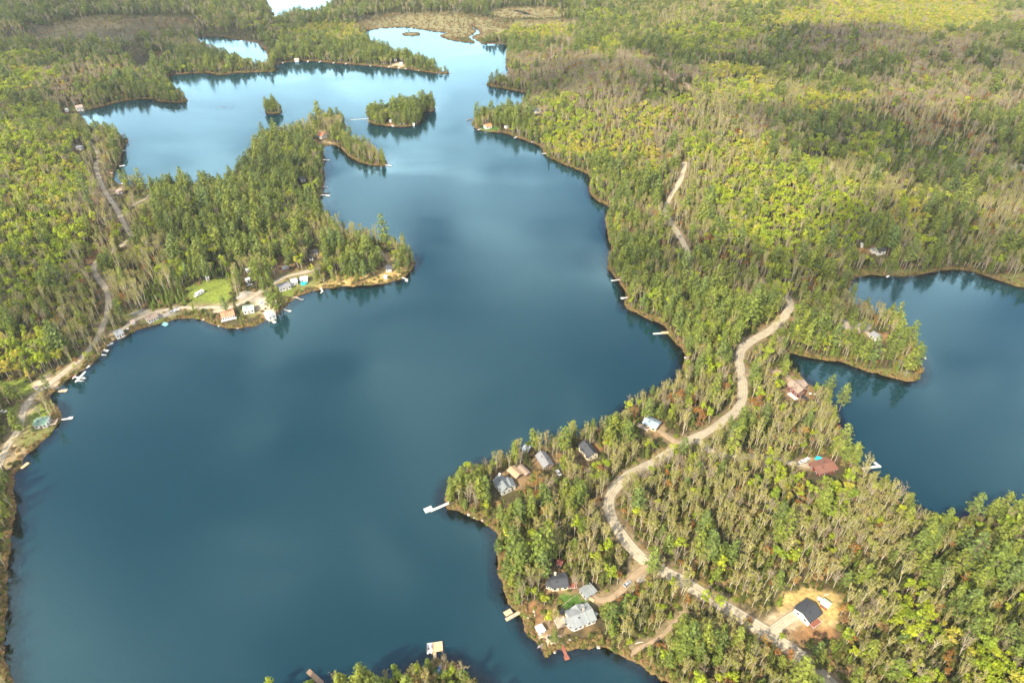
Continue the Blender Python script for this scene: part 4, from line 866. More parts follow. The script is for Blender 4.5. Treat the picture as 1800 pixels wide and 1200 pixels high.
def tree_pine(i):
    H = rd(20, 25); mb = MB(); lf = Leaves(); lean = (rd(-.5,.5), rd(-.5,.5))
    ax = lambda t: Vector((lean[0]*t*t*2, lean[1]*t*t*2, H*t))
    mb.tube([ax(t) for t in (0, .3, .6, .85, .98)], [.34, .27, .17, .08, .03], 6)
    t = rd(.22, .32)
    while t < .985:
        u = (t-.22)/.78; r = 4.7*(1-u)**.52*rd(.8, 1.1)*(0.55+0.45*min(1, u*4)) + .35
        nb = random.choice((5, 6, 7)) if u < .8 else 5; a0 = rd(0, 6.28); tone_t = rd(.8, 1.2)
        for b in range(nb):
            if rd(0, 1) < .14: continue
            a = a0+b*6.283/nb+rd(-.3,.3); rr = r*rd(.6, 1.15); d = Vector((math.cos(a), math.sin(a), 0)); base = ax(t)
            tip = base+d*rr+Vector((0,0, rr*rd(.02,.28)))
            if rr > 2: mb.tube([base, base.lerp(tip, .8)], [.07, .03], 3, False)
            m = max(2, int(rr*2.2)); tn = tone_t*rd(.75, 1.25)
            for k in range(m):
                f = .35+.65*(k+rd(.2,.8))/m; q = base.lerp(tip, f)+Vector((rd(-.45,.45), rd(-.45,.45), rd(-.15,.3)))*(.5+.5*rr/4)
                lf.quad(q, d*.55+Vector((0,0,1))*rd(.4,1.1)+rvec()*.5, rd(.5,.85), rd(.3,.55), tn*rd(.8,1.2), rd(0,6.28))
        t += rd(.035, .062)
    for k in range(8): lf.quad(ax(.97)+rvec()*.4, rvec()+Vector((0,0,.5)), .5, .3, rd(.9,1.3), rd(0,6))
    return mb, lf, BARK_B
def cone_tree(H, Rb, n, zc, pw, droop, size, tone=(.7,1.3)):
    mb = MB(); lf = Leaves(); mb.tube([(0,0,0),(0,0,H*.5),(0,0,H*.97)], [.2*H/14, .12*H/14, .02], 5)
    for k in range(n):
        t = 1-(1-rd(0,1))**.62 if pw < 1.3 else rd(0,1)**1.2
        z = zc+(H-zc)*t; env = Rb*(1-t)**pw; ring = .78+.22*math.sin(t*H*2.6)
        a = rd(0,6.283); r = env*ring*(.45+.55*rd(0,1)**.5)+.08; lob = 1+.22*math.sin(3*a+t*9+Rb)
        d = Vector((math.cos(a), math.sin(a), 0)); q = d*r*lob+Vector((0,0,z))
        lf.quad(q, d+Vector((0,0,.75))+rvec()*.45, size*rd(.6,1.15)*(.6+.4*(1-t)), size*.5*rd(.6,1.1)*(.6+.4*(1-t)), rd(*tone), rd(0,6.28))
    lf.strip((0,0,H*.93), (0,0,H*1.02), .12, 1.1)
    return mb, lf, BARK_B
def tree_spruce(i): return cone_tree(rd(11,17), rd(1.9,2.6), 300, rd(.8,2.0), 1.0, 0, .75)
def tree_sapling(i): return cone_tree(rd(6,10), rd(1.5,2.1), 200, .3, 1.0, 0, .6)
def tree_cedar(i): return cone_tree(rd(10,14), rd(2.0,2.7), 340, .6, .62, 0, .62)
def limbs(mb, H, fork, n, spread, r0, bend, tip=.98, sides=4):
    "leaning, forking trunk; returns limb polylines"
    a0 = rd(0,6.28); l = rd(.2, bend); ax = lambda t: Vector((math.cos(a0)*l*t*t, math.sin(a0)*l*t*t, H*t))
    w = [ax(t)+Vector((rd(-.18,.18), rd(-.18,.18), 0))*(t > 0) for t in (0, fork*.5, fork, (fork+1)*.5, tip*.94)]
    mb.tube(w, [r0, r0*.85, r0*.72, r0*.42, r0*.14], sides+1); out = [w[2:]]
    for k in range(n):
        s = fork*rd(.75,1.0)+(.72-fork)*rd(0,1)*(k > 1); b = ax(s); a = k*6.28/n+rd(-.5,.5); sp = spread*rd(.55,1.1); top = H*rd(.8,1.0)
        e = Vector((b.x+math.cos(a)*sp, b.y+math.sin(a)*sp, top)); m = b.lerp(e, .45)+Vector((math.cos(a),math.sin(a),0))*sp*.14+Vector((0,0,-.03*H))
        r = r0*(.62-.35*max(0,s-fork)); mb.tube([b, m, e], [r, r*.6, r*.2], sides, False); out.append([b, m, e])
    return out
def tree_birch(i):
    H = rd(15,20); mb = MB(); lf = Leaves(); ls = limbs(mb, H, rd(.36,.5), random.choice((4,5,6)), rd(1.6,2.6), .19, 2.6)
    for w in ls:
        for k in range(5):
            j = random.randrange(len(w)-1); b = w[j].lerp(w[j+1], rd(.15,1)); d = Vector((rd(-1,1), rd(-1,1), rd(.8,1.9))).normalized()*rd(1.1,2.3)
            mb.tube([b, b+d], [.065,.025], 3, False); tn = rd(.75,1.25)
            for q in range(3): s = b+d*rd(.2,.9); lf.strip(s, s+(d.normalized()+rvec()*.6).normalized()*rd(.6,1.3), .05, rd(.9,1.3))
            for q in range(8): lf.quad(b+d*rd(.45,1.2)+rvec()*rd(.1,.8), rvec()+Vector((0,0,.8)), rd(.18,.36), rd(.12,.23), tn*rd(.75,1.25), rd(0,6.28))
        e = w[-1]; tn = rd(.82,1.18)
        for q in range(11):
            o = rvec(); o.z = o.z*.9-.1; lf.quad(e+o*rd(.2,1.1)+Vector((0,0,-.35)), o+Vector((0,0,.8))+rvec()*.5, rd(.2,.4), rd(.14,.26), tn*rd(.75,1.25), rd(0,6.28))
    return mb, lf, BARK_W
def tree_bare(i):
    H = rd(13,18); mb = MB(); lf = Leaves(); ls = limbs(mb, H, rd(.32,.5), random.choice((4,5,6)), rd(2.0,3.0), .2, 1.8)
    for w in ls:
        for k in range(6):
            j = random.randrange(len(w)-1); b = w[j].lerp(w[j+1], rd(.1,1)); d = Vector((rd(-1,1), rd(-1,1), rd(.5,1.5))).normalized()*rd(1.4,2.8); mb.tube([b, b+d], [.05,.015], 3, False)
            for q in range(5):
                s = b+d*rd(.25,1); lf.strip(s, s+(d.normalized()+rvec()*.7).normalized()*rd(.8,1.7), .055, rd(.75,1.3))
            for q in range(3): lf.quad(b+d*rd(.5,1.1)+rvec()*.5, rvec()+Vector((0,0,.5)), rd(.18,.34), rd(.1,.2), rd(.8,1.2), rd(0,6))
    return mb, lf, BARK_G
def round_tree(H, Rc, n, nclump, bark, size, sq=.8):
    mb = MB(); lf = Leaves(); ls = limbs(mb, H*.9, .42, 4, Rc*.65, .2, 1.0)
    ends = [w[-1] for w in ls]+[w[-2].lerp(w[-1], .5) for w in ls]; cl = []
    for k in range(nclump):
        e = random.choice(ends); o = rvec()*Rc*.5; o.z *= .8; cl.append((e+o+Vector((0,0,-.4)), Rc*rd(.32,.55), rd(.78,1.2)))
    for k in range(n):
        c, r, tn = random.choice(cl); o = rvec(); o.z = o.z*sq+.12
        lf.quad(c+o*r*rd(.55,1.05), o+Vector((0,0,.55))+rvec()*.4, size*rd(.65,1.15), size*.62*rd(.65,1.1), tn*rd(.8,1.2), rd(0,6.28))
    return mb, lf, bark
def tree_aspen(i): return round_tree(rd(14,18), rd(2.6,3.3), 330, 11, BARK_G, .55)
def tree_gold(i): return round_tree(rd(13,17), rd(2.3,3.0), 260, 11, BARK_G, .5)
def tree_maple(i): return round_tree(rd(10,14), rd(2.2,2.9), 190, 10, BARK_G, .42)
SPEC = {  # maker, object name, category, look
 'pine':(tree_pine,'white_pine','pine tree','tall tiered green pine'), 'spruce':(tree_spruce,'spruce_tree','spruce tree','dark narrow spruce'), 'sapling':(tree_sapling,'young_conifer','conifer','bright young conifer'),
 'birch':(tree_birch,'birch_tree','birch tree','pale trunked birch with thin khaki leaves'), 'bare':(tree_bare,'bare_hardwood','tree','grey twiggy leafless tree'), 'aspen':(tree_aspen,'aspen_tree','aspen tree','bright green round crowned aspen'),
 'gold':(tree_gold,'pale_poplar','poplar tree','sunlit yellow green poplar'), 'maple':(tree_maple,'red_maple','maple tree','rust coloured budding maple'), 'cedar':(tree_cedar,'cedar_tree','cedar tree','olive dome shaped cedar')}  # gold: yellow crowns with sunlight put into their leaf colour
NVAR = 8
PROTO = {}; LIBS = {}
def joined(name, crown, mb, bark, leafmat):
    v = list(crown.v); f = list(crown.f); n = len(v); v += mb.v; f += [tuple(q+n for q in x) for x in mb.f]
    me = bpy.data.meshes.new(name); me.from_pydata(v, [], f)
    at = me.attributes.new('tone', 'FLOAT', 'FACE'); at.data.foreach_set('value', np.array(crown.t+[1]*len(mb.f), np.float32))
    me.materials.append(leafmat); me.materials.append(bark); me.polygons.foreach_set('material_index', np.array([0]*len(crown.f)+[1]*len(mb.f), np.int32)); return me
for sp, (fn, nm, cat, look) in SPEC.items():
    PROTO[sp] = []; lib = bpy.data.collections.new(nm+'_library'); LIBS[sp] = lib
    for i in range(NVAR):
        random.seed(hash((sp, i)) % 1000 if False else sum(map(ord, sp))*17+i*101)
        mb, lf, bark = fn(i); mt = bpy.data.meshes.new(nm+'_trunk'); mt.from_pydata(mb.v, [], mb.f); mt.materials.append(bark)
        PROTO[sp].append((mt, lf.mesh(nm+'_crown', LM[sp]), max(v[2] for v in lf.v)))
        lib.objects.link(bpy.data.objects.new('%s_form_%d' % (nm, i), joined(nm+'_whole', lf, mb, bark, LM[sp])))
random.seed(11)

# ------------------------------------------------------------------ what grows where (read off the photograph, one number per patch of ground)
# kinds of patch, in the order of MIX below: 0 pine, 1 spruce, 2 young conifer, 3 birch, 4 bare hill, 5 aspen, 6 pale poplar (sunlight put into the leaf colour), 7 mixed, 8 marsh, 9 rust, 10 sunlit pine (sunshine imitated with paler trees), 11 cedar
G25 = [
 [1, 1, 1, 1, 1, 1, 1, 1, 1, 1, 1, 1, 1, 1, 1, 1, 1, 1, 1, 1, 1, 7, 7, 7, 3, 3, 6, 7, 7, 6, 6, 6, 6, 6, 6, 7],
 [1, 1, 1, 8, 8, 8, 8, 7, 7, 8, 1, 1, 1, 8, 8, 8, 1, 8, 8, 8, 1, 5, 7, 3, 3, 1, 1, 6, 6, 6, 6, 6, 6, 6, 6, 4],
 [3, 8, 8, 8, 8, 1, 1, 8, 8, 1, 5, 6, 6, 8, 8, 8, 8, 8, 6, 6, 7, 7, 7, 6, 5, 5, 5, 1, 4, 4, 4, 4, 6, 6, 7, 1],
 [1, 1, 1, 7, 8, 1, 3, 3, 3, 1, 0, 0, 0, 0, 0, 0, 0, 0, 0, 4, 0, 5, 0, 0, 5, 5, 4, 1, 4, 4, 4, 4, 4, 4, 4, 1],
 [5, 7, 1, 7, 7, 8, 0, 0, 0, 0, 0, 0, 0, 0, 0, 0, 0, 0, 4, 4, 4, 4, 4, 1, 1, 1, 1, 1, 1, 4, 1, 1, 4, 4, 1, 4],
 [5, 5, 4, 4, 7, 7, 0, 0, 0, 0, 0, 0, 0, 0, 0, 0, 0, 4, 4, 4, 4, 4, 4, 4, 4, 6, 6, 7, 1, 1, 1, 1, 4, 3, 4, 3],
 [5, 4, 4, 7, 0, 0, 0, 0, 0, 0, 0, 0, 0, 0, 0, 0, 0, 3, 7, 4, 4, 4, 4, 1, 4, 5, 6, 3, 3, 7, 4, 4, 7, 4, 4, 1],
 [7, 4, 4, 7, 3, 0, 0, 0, 0, 0, 0, 0, 0, 0, 0, 0, 0, 0, 4, 5, 4, 4, 4, 5, 3, 3, 5, 3, 6, 6, 3, 4, 4, 4, 4, 4]]
G50 = [
 [5, 5, 7, 3, 1, 3, 3, 3, 0, 0, 3, 3, 0, 0, 0, 0, 0, 0, 0, 5, 5, 3, 6, 4, 3, 3, 4, 7, 1, 1, 2, 2, 9, 9, 1, 1],
 [5, 5, 5, 7, 3, 3, 3, 0, 0, 0, 0, 0, 3, 0, 0, 0, 0, 0, 3, 6, 6, 6, 6, 4, 5, 3, 6, 7, 5, 1, 5, 2, 2, 2, 9, 1],
 [5, 6, 5, 4, 3, 0, 0, 0, 0, 0, 0, 7, 3, 3, 0, 0, 0, 0, 7, 7, 0, 0, 0, 3, 3, 6, 5, 5, 5, 3, 3, 3, 1, 1, 5, 3],
 [7, 5, 5, 4, 3, 0, 0, 0, 0, 0, 0, 0, 3, 3, 3, 3, 3, 3, 7, 7, 7, 3, 3, 7, 3, 5, 5, 5, 5, 5, 3, 6, 6, 1, 3, 3],
 [5, 5, 5, 7, 3, 7, 0, 0, 0, 0, 7, 3, 3, 3, 3, 7, 7, 7, 7, 7, 7, 7, 7, 3, 7, 5, 5, 5, 5, 5, 0, 3, 5, 1, 3, 3],
 [5, 5, 7, 3, 3, 3, 0, 2, 3, 10, 10, 10, 10, 10, 10, 10, 0, 0, 0, 7, 7, 0, 0, 7, 0, 3, 3, 5, 7, 7, 0, 0, 3, 3, 0, 0],
 [5, 7, 3, 3, 3, 2, 2, 2, 7, 7, 0, 0, 0, 7, 7, 7, 7, 7, 7, 7, 7, 7, 0, 0, 0, 0, 7, 5, 3, 3, 3, 0, 7, 7, 3, 3],
 [7, 7, 3, 3, 3, 3, 7, 7, 7, 7, 7, 7, 7, 7, 7, 7, 7, 7, 7, 7, 7, 7, 0, 0, 0, 0, 0, 3, 0, 3, 3, 0, 0, 0, 0, 0],
 [6, 5, 3, 3, 3, 3, 3, 3, 7, 7, 7, 7, 7, 7, 7, 7, 7, 7, 7, 7, 7, 7, 3, 0, 0, 3, 7, 0, 0, 0, 0, 0, 0, 0, 3, 3],
 [6, 6, 3, 3, 3, 3, 3, 3, 7, 7, 7, 7, 7, 7, 7, 7, 7, 7, 7, 7, 7, 3, 3, 3, 3, 7, 3, 5, 3, 0, 0, 3, 3, 3, 3, 3],
 [7, 3, 3, 3, 3, 3, 7, 7, 7, 7, 7, 7, 7, 7, 7, 7, 7, 7, 7, 7, 3, 3, 3, 7, 7, 3, 7, 3, 3, 3, 3, 3, 3, 3, 3, 3],
 [3, 3, 3, 3, 3, 3, 7, 7, 7, 7, 7, 7, 7, 7, 7, 7, 7, 7, 7, 7, 3, 3, 3, 7, 3, 7, 3, 3, 3, 3, 3, 3, 3, 3, 3, 3],
 [3, 3, 3, 3, 7, 7, 7, 7, 7, 7, 7, 7, 7, 7, 7, 0, 0, 3, 7, 3, 7, 3, 3, 7, 3, 3, 5, 3, 7, 3, 3, 3, 3, 3, 3, 3],
 [3, 3, 3, 3, 7, 7, 7, 7, 7, 7, 7, 7, 7, 7, 7, 0, 0, 0, 3, 7, 3, 3, 7, 3, 7, 3, 3, 5, 7, 5, 3, 3, 3, 0, 7, 0],
 [3, 3, 3, 3, 7, 7, 7, 7, 7, 7, 7, 7, 7, 7, 7, 7, 7, 0, 3, 3, 3, 3, 3, 3, 3, 3, 3, 3, 3, 3, 3, 3, 0, 11, 11, 0],
 [3, 3, 3, 3, 7, 7, 7, 7, 7, 7, 7, 7, 7, 7, 7, 7, 7, 0, 0, 3, 3, 3, 3, 7, 7, 3, 3, 3, 3, 3, 3, 3, 11, 11, 11, 11],
 [3, 3, 3, 7, 7, 7, 7, 7, 7, 7, 7, 7, 7, 7, 7, 7, 7, 0, 0, 3, 3, 3, 7, 3, 3, 3, 3, 3, 3, 3, 3, 3, 11, 11, 11, 11],
 [3, 3, 3, 7, 7, 7, 7, 7, 7, 7, 7, 7, 7, 7, 7, 7, 7, 0, 3, 3, 3, 7, 3, 3, 3, 3, 3, 3, 3, 3, 3, 5, 3, 11, 11, 11],
 [3, 3, 3, 7, 7, 7, 7, 7, 7, 7, 7, 7, 7, 7, 7, 7, 7, 3, 3, 3, 3, 3, 3, 3, 0, 3, 3, 3, 3, 3, 3, 5, 5, 3, 11, 11],
 [3, 3, 3, 7, 7, 7, 7, 7, 7, 0, 0, 7, 0, 0, 0, 0, 0, 3, 3, 3, 3, 3, 3, 3, 3, 3, 3, 7, 0, 3, 3, 5, 9, 3, 5, 5]]
MIX = {'p':dict(pine=.42,spruce=.10,birch=.18,cedar=.08,aspen=.12,bare=.06,maple=.03,sapling=.03),'s':dict(spruce=.62,pine=.14,cedar=.1,bare=.08,birch=.06),'k':dict(sapling=.8,spruce=.08,aspen=.06,birch=.06),
 'b':dict(birch=.52,spruce=.19,bare=.06,aspen=.06,maple=.06,cedar=.05,sapling=.03,pine=.04),'n':dict(bare=.46,maple=.17,birch=.17,spruce=.13,aspen=.05,pine=.02),'g':dict(aspen=.64,gold=.12,birch=.10,spruce=.06,pine=.04,bare=.04),
 'y':dict(gold=.58,aspen=.24,bare=.08,birch=.06,spruce=.04),'x':dict(birch=.28,pine=.19,spruce=.18,aspen=.12,bare=.15,maple=.08),'m':dict(spruce=.8,sapling=.2),'r':dict(maple=.34,bare=.16,birch=.34,spruce=.16),'l':dict(pine=.46,gold=.18,aspen=.20,birch=.12,bare=.04),'c':dict(cedar=.44,spruce=.14,pine=.16,birch=.14,aspen=.06,maple=.06)}  # l: sunlit pines, the sunshine imitated by mixing in pale poplar and aspen
SPN = list(SPEC); LET = list(MIX); MAT = np.array([[MIX[l].get(s, 0) for s in SPN] for l in LET]); MAT /= MAT.sum(1, keepdims=True); CUM = MAT.cumsum(1)
LETTER = np.full((48, 36), 0)
for j in range(48):
    row = G25[j] if j < 8 else G50[min(19, (j-8)//2)]
    for i in range(36): LETTER[j, i] = row[i]

# ------------------------------------------------------------------ where trees stand
pts = []
y = 100.0
while y < 2350:
    sp = 3.4 if y < 500 else (3.4+(y-500)/1100*.8)
    x0 = -(450+1.12*y); n = int(-2*x0/sp); xs = x0+sp*(np.arange(n)+rng.uniform(-.45,.45,n)+.5*(int(y/sp) % 2)); ys = y+rng.uniform(-.45,.45,n)*sp
    pts.append(np.stack([xs, ys], -1)); y += sp
for q_ in isle_polys[:3]:
    lo, hi = q_.min(0), q_.max(0); n = int((hi[0]-lo[0])*(hi[1]-lo[1])/5); pts.append(np.stack([rng.uniform(lo[0], hi[0], n), rng.uniform(lo[1], hi[1], n)], -1))
T = np.concatenate(pts)
tz = bil(TZ, T[:,0], T[:,1]); sd = bil(SD, T[:,0], T[:,1]); dn = bil(DENS, T[:,0], T[:,1]); rdist = bil(RD, T[:,0], T[:,1])
px, py, dep = proj(T[:,0], T[:,1], tz)
isl0 = bil(ISL, T[:,0], T[:,1]) > .5
ok = (sd > np.where(isl0, .6, rng.choice([.5, 1.3, 2.4], len(T)))) & (px > -620) & (px < 2420) & (py > -140) & (py < 1420) & (rng.uniform(0,1,len(T)) < dn) & (rdist > .9) & ~((px > 380) & (px < 410) & (py > 184) & (py < 191.5))
T, tz, sd, px, py, dep, rdist = (a[ok] for a in (T, tz, sd, px, py, dep, rdist))
# letter with wandering borders
jx = px+22*wob(T[:,0], T[:,1], 90, 51)+rng.normal(0, 11, len(T)); amp = np.clip(py/400, .25, 1)
jy = py+(18*wob(T[:,0], T[:,1], 90, 52)+rng.normal(0, 10, len(T)))*amp
let = LETTER[np.clip((jy/25).astype(int), 0, 47), np.clip((jx/50).astype(int), 0, 35)]
# stands: neighbours of a kind grow together
u = np.clip(.5+.5*(.62*wob(T[:,0], T[:,1], 26, 53)+.35*wob(T[:,0], T[:,1], 60, 54))*1.25, 0, .9999); rank = np.argsort(np.argsort(u))/len(u)
u = np.where(rng.uniform(0,1,len(T)) < .42, rng.uniform(0,1,len(T)), rank)
spi = np.minimum((CUM[let] < u[:, None]).sum(1), len(SPN)-1)
# single trees by the water: cedars and pines lean in
near = (sd < 6) & (rng.uniform(0,1,len(T)) < .3); spi = np.where(near, np.where(rng.uniform(0,1,len(T)) < .5, SPN.index('cedar'), SPN.index('pine')), spi)
scl = rng.normal(.75, .16, len(T)).clip(.38, 1.25); isl = bil(ISL, T[:,0], T[:,1]) > .5; scl *= np.where((sd < 5) & ~isl, .74, 1)*np.where(isl, .95, 1)*np.where((let == LET.index('m')) | (bil(MM, T[:,0], T[:,1]) > .4), .42, 1)
scl *= np.where(spi == SPN.index('spruce'), np.where(np.isin(let, [LET.index('b'), LET.index('c')]), .72, 1), 1)
wid = 1+.22*sstep(500, 1000, T[:,1]); scl = np.where(spi == SPN.index('pine'), scl*rng.normal(1.06, .16, len(T)).clip(.7, 1.45), scl)
DECID = np.isin(spi, [SPN.index(s) for s in ('birch','bare','aspen','gold','maple')])
var = rng.integers(0, NVAR, len(T)); hts = np.array([[PROTO[s][v][2] for v in range(NVAR)] for s in SPN]); H = hts[spi, var]*scl*(1-.2*sstep(500, 1000, T[:,1]))
# keep what the photo shows uncovered: buildings, docks, roads
def clear_box(keep, x0, x1, y0, y1, depth, prob=1.0):
    tx, ty, _ = proj(T[:,0], T[:,1], tz+H); rad = 2.6*F/dep
    hit = (np.minimum(px, tx)-rad*.8 < x1) & (np.maximum(px, tx)+rad*.8 > x0) & (ty-rad*.1 < y1) & (py > y0) & (dep < depth+2)
    # only the crown half counts
    cy1 = ty+(py-ty)*.55; hit &= (cy1 > y0) & (rng.uniform(0,1,len(T)) < prob)
    keep &= ~hit
keep = np.ones(len(T), bool)
for bx in CLEAR: clear_box(keep, *bx)
vis = [(0,24),(54,70)] 
ROADVIS = {'gravel_road':[(1095,860,1150,1005,.7),(1200,1040,1300,1090,.6),(1300,1080,1480,1200,.8),(1052,850,1100,960,1),(1205,735,1285,785,.8),(1285,580,1370,730,1),(1360,530,1396,590,.8)],'upper_road':[(1160,310,1215,450,.8)],'hill_track':[(1150,110,1216,160,.9)],
           'shore_road':[(0,640,135,830,.8),(160,465,195,530,.85),(165,285,235,425,.7),(195,425,215,445,.7)],'lodge_drive':[(205,470,560,590,.5)],'driveway':[(1040,985,1145,1060,.8),(1358,1070,1410,1120,1),(1150,750,1192,780,.8),(1360,650,1400,690,.9),(1395,800,1430,822,1)],'footpath':[(1100,1090,1190,1150,.4)],'field_track':[(225,340,265,365,1)],'lot_track':[(1478,555,1530,590,.9)],'point_track':[(660,440,690,470,.7)]}
tx, ty, _ = proj(T[:,0], T[:,1], tz+H)
for ri, r in enumerate(ROADS):
    ln = road_lines[ri]; rz = bil(TZ, ln[:,0], ln[:,1]); qx, qy, qd = proj(ln[:,0], ln[:,1], rz)
    for x0, y0, x1, y1, pb in ROADVIS.get(r[0], []):
        for k in np.nonzero((qx > x0) & (qx < x1) & (qy > y0) & (qy < y1))[0][::2]:
            cr = 2.2*F/dep; top = ty; bot = ty+(py-ty)*.5
            hit = (np.abs((tx*.7+px*.3)-qx[k]) < cr+r[1]*.36*F/qd[k]) & (top < qy[k]) & (bot > qy[k]-2) & (dep < qd[k]+1)
            keep &= ~(hit & ((np.arange(len(T))*2654435761 % 997)/997. < pb))
keep |= (isl & (px < 500)) | (isl & (px > 600) & (rng.uniform(0,1,len(T)) < .4))
T, tz, sd, px, py, dep, spi, scl, var, H, wid = (a[keep] for a in (T, tz, sd, px, py, dep, spi, scl, var, H, wid)); NT = len(T)
yaw = rng.uniform(0, 2*math.pi, NT); tilt = rng.normal(0, .035, (NT, 2)); zs = scl*rng.normal(1, .07, NT)*(1-.2*sstep(500, 1000, T[:,1]))
tx, ty, _ = proj(T[:,0], T[:,1], tz+H)
inview = (tx > 6) & (tx < 1794) & (ty > 4) & (ty < 1190) & (px > -20) & (px < 1820)
size = np.where(inview, H/dep, 0)
indiv = np.zeros(NT, bool)
for s in range(len(SPN)):
    c = np.nonzero((spi == s) & inview)[0]; c = c[np.argsort(-size[c])][:NIND-18]; indiv[c] = True
print('trees', NT, {SPN[s]: int((spi == s).sum()) for s in range(len(SPN))})

# the rest of each kind: one object of stuff, its members placed by geometry nodes
def scatter(name, lib, co, rot, scale, vr):
    me = bpy.data.meshes.new(name); me.vertices.add(len(co)); me.vertices.foreach_set('co', np.asarray(co, np.float32).ravel())
    a = me.attributes.new('rot', 'FLOAT_VECTOR', 'POINT'); a.data.foreach_set('vector', np.asarray(rot, np.float32).ravel())
    a = me.attributes.new('size', 'FLOAT_VECTOR', 'POINT'); a.data.foreach_set('vector', np.asarray(scale, np.float32).ravel())
    a = me.attributes.new('form', 'INT', 'POINT'); a.data.foreach_set('value', np.asarray(vr, np.int32))
    o = link(bpy.data.objects.new(name, me)); md = o.modifiers.new('scatter', 'NODES')
    ng = bpy.data.node_groups.new(name, 'GeometryNodeTree'); ng.interface.new_socket('Geometry', in_out='INPUT', socket_type='NodeSocketGeometry'); ng.interface.new_socket('Geometry', in_out='OUTPUT', socket_type='NodeSocketGeometry')
    gi = ng.nodes.new('NodeGroupInput'); go = ng.nodes.new('NodeGroupOutput'); ip = ng.nodes.new('GeometryNodeInstanceOnPoints'); ci = ng.nodes.new('GeometryNodeCollectionInfo')
    ci.inputs['Collection'].default_value = lib; ci.inputs['Separate Children'].default_value = True; ci.inputs['Reset Children'].default_value = True
    def attr(n, t): k = ng.nodes.new('GeometryNodeInputNamedAttribute'); k.data_type = t; k.inputs['Name'].default_value = n; return k.outputs['Attribute']
    ng.links.new(gi.outputs[0], ip.inputs['Points']); ng.links.new(ci.outputs[0], ip.inputs['Instance']); ip.inputs['Pick Instance'].default_value = True
    ng.links.new(attr('form', 'INT'), ip.inputs['Instance Index']); ng.links.new(attr('size', 'FLOAT_VECTOR'), ip.inputs['Scale'])
    er = ng.nodes.new('FunctionNodeEulerToRotation'); ng.links.new(attr('rot', 'FLOAT_VECTOR'), er.inputs[0]); ng.links.new(er.outputs[0], ip.inputs['Rotation'])
    ng.links.new(ip.outputs[0], go.inputs[0]); md.node_group = ng; tag(o, kind='stuff'); return o
ONE = [(918,1064,'bare',1.1),(934,1046,'bare',.95),(1010,1034,'bare',.85),(903,992,'pine',1.3),(914,1010,'pine',1.15),(946,1004,'pine',1.35),(954,1022,'pine',1.0),(965,1098,'aspen',.75),(975,1100,'birch',.8),(1207,1150,'pine',1.2),(1216,1022,'gold',.55),(1437,1170,'cedar',1.1),(1370,1130,'aspen',.5),
 (40,765,'pine',.95),(487,552,'pine',1.0),(497,545,'pine',.95),(478,548,'pine',.85),(452,505,'pine',1.1),(462,498,'pine',1.05),(468,512,'gold',.7),(248,349,'spruce',1.3),(256,344,'pine',1.25),(272,345,'pine',1.05),(221,376,'spruce',.8),(1512,640,'pine',1.1),(1528,645,'pine',1.1),(1590,660,'pine',1.2),(1602,652,'pine',1.0),(1557,640,'pine',.9),
 (1447,706,'pine',1.05),(1475,722,'pine',1.0),(1541,428,'pine',1.1),(1520,422,'pine',1.0),(1571,441,'pine',.8),(812,1205,'bare',1.05),(796,1200,'aspen',.9),(735,1215,'maple',1.2),(700,1210,'aspen',1.0),(655,1218,'birch',.9),(592,1200,'bare',.6),(1395,960,'maple',.7),(1640,1080,'maple',.8),(1405,706,'bare',.5),(1700,912,'pine',1.0),(1752,910,'pine',1.0),(480,1222,'aspen',.8),(548,1222,'aspen',.8),(1376,600,'spruce',.5),(1470,1000,'cedar',.8),(30,700,'spruce',.7),(563,228,'cedar',1.2),(965,276,'cedar',1.3)]
ex = []
for qx_, qy_, sp_, k_ in ONE: ax_, ay_, az_ = P(qx_, qy_); ex.append((ax_, ay_, az_, SPN.index(sp_), k_))
ex = np.array(ex); e_v = rng.integers(0, NVAR, len(ex)); T = np.concatenate([T, ex[:, :2]]); tz = np.concatenate([tz, ex[:, 2]]); spi = np.concatenate([spi, ex[:, 3].astype(int)]); scl = np.concatenate([scl, ex[:, 4]]); zs = np.concatenate([zs, ex[:, 4]]); wid = np.concatenate([wid, np.ones(len(ex))]); var = np.concatenate([var, e_v])
yaw = np.concatenate([yaw, rng.uniform(0, 6.28, len(ex))]); tilt = np.concatenate([tilt, np.zeros((len(ex), 2))]); indiv = np.concatenate([indiv, np.ones(len(ex), bool)]); px, py, dep = proj(T[:,0], T[:,1], tz); NT = len(T)
co_all = np.stack([T[:,0], T[:,1], tz-.1], -1); rot_all = np.stack([tilt[:,0], tilt[:,1], yaw], -1); sc_all = np.stack([scl*wid, scl*wid, zs], -1)
MASS = {'pine':'pine_forest','spruce':'spruce_forest','sapling':'young_conifer_thicket','birch':'birch_forest','bare':'leafless_forest','aspen':'aspen_forest','gold':'poplar_forest','maple':'maple_forest','cedar':'cedar_forest'}
for s, spn in enumerate(SPN):
    q = (spi == s) & ~indiv
    if q.any(): o = scatter(MASS[spn], LIBS[spn], co_all[q], rot_all[q], sc_all[q], var[q]); o['label'] = 'mass of %ss beyond the nearest ones' % SPEC[spn][3]; o['category'] = 'forest'
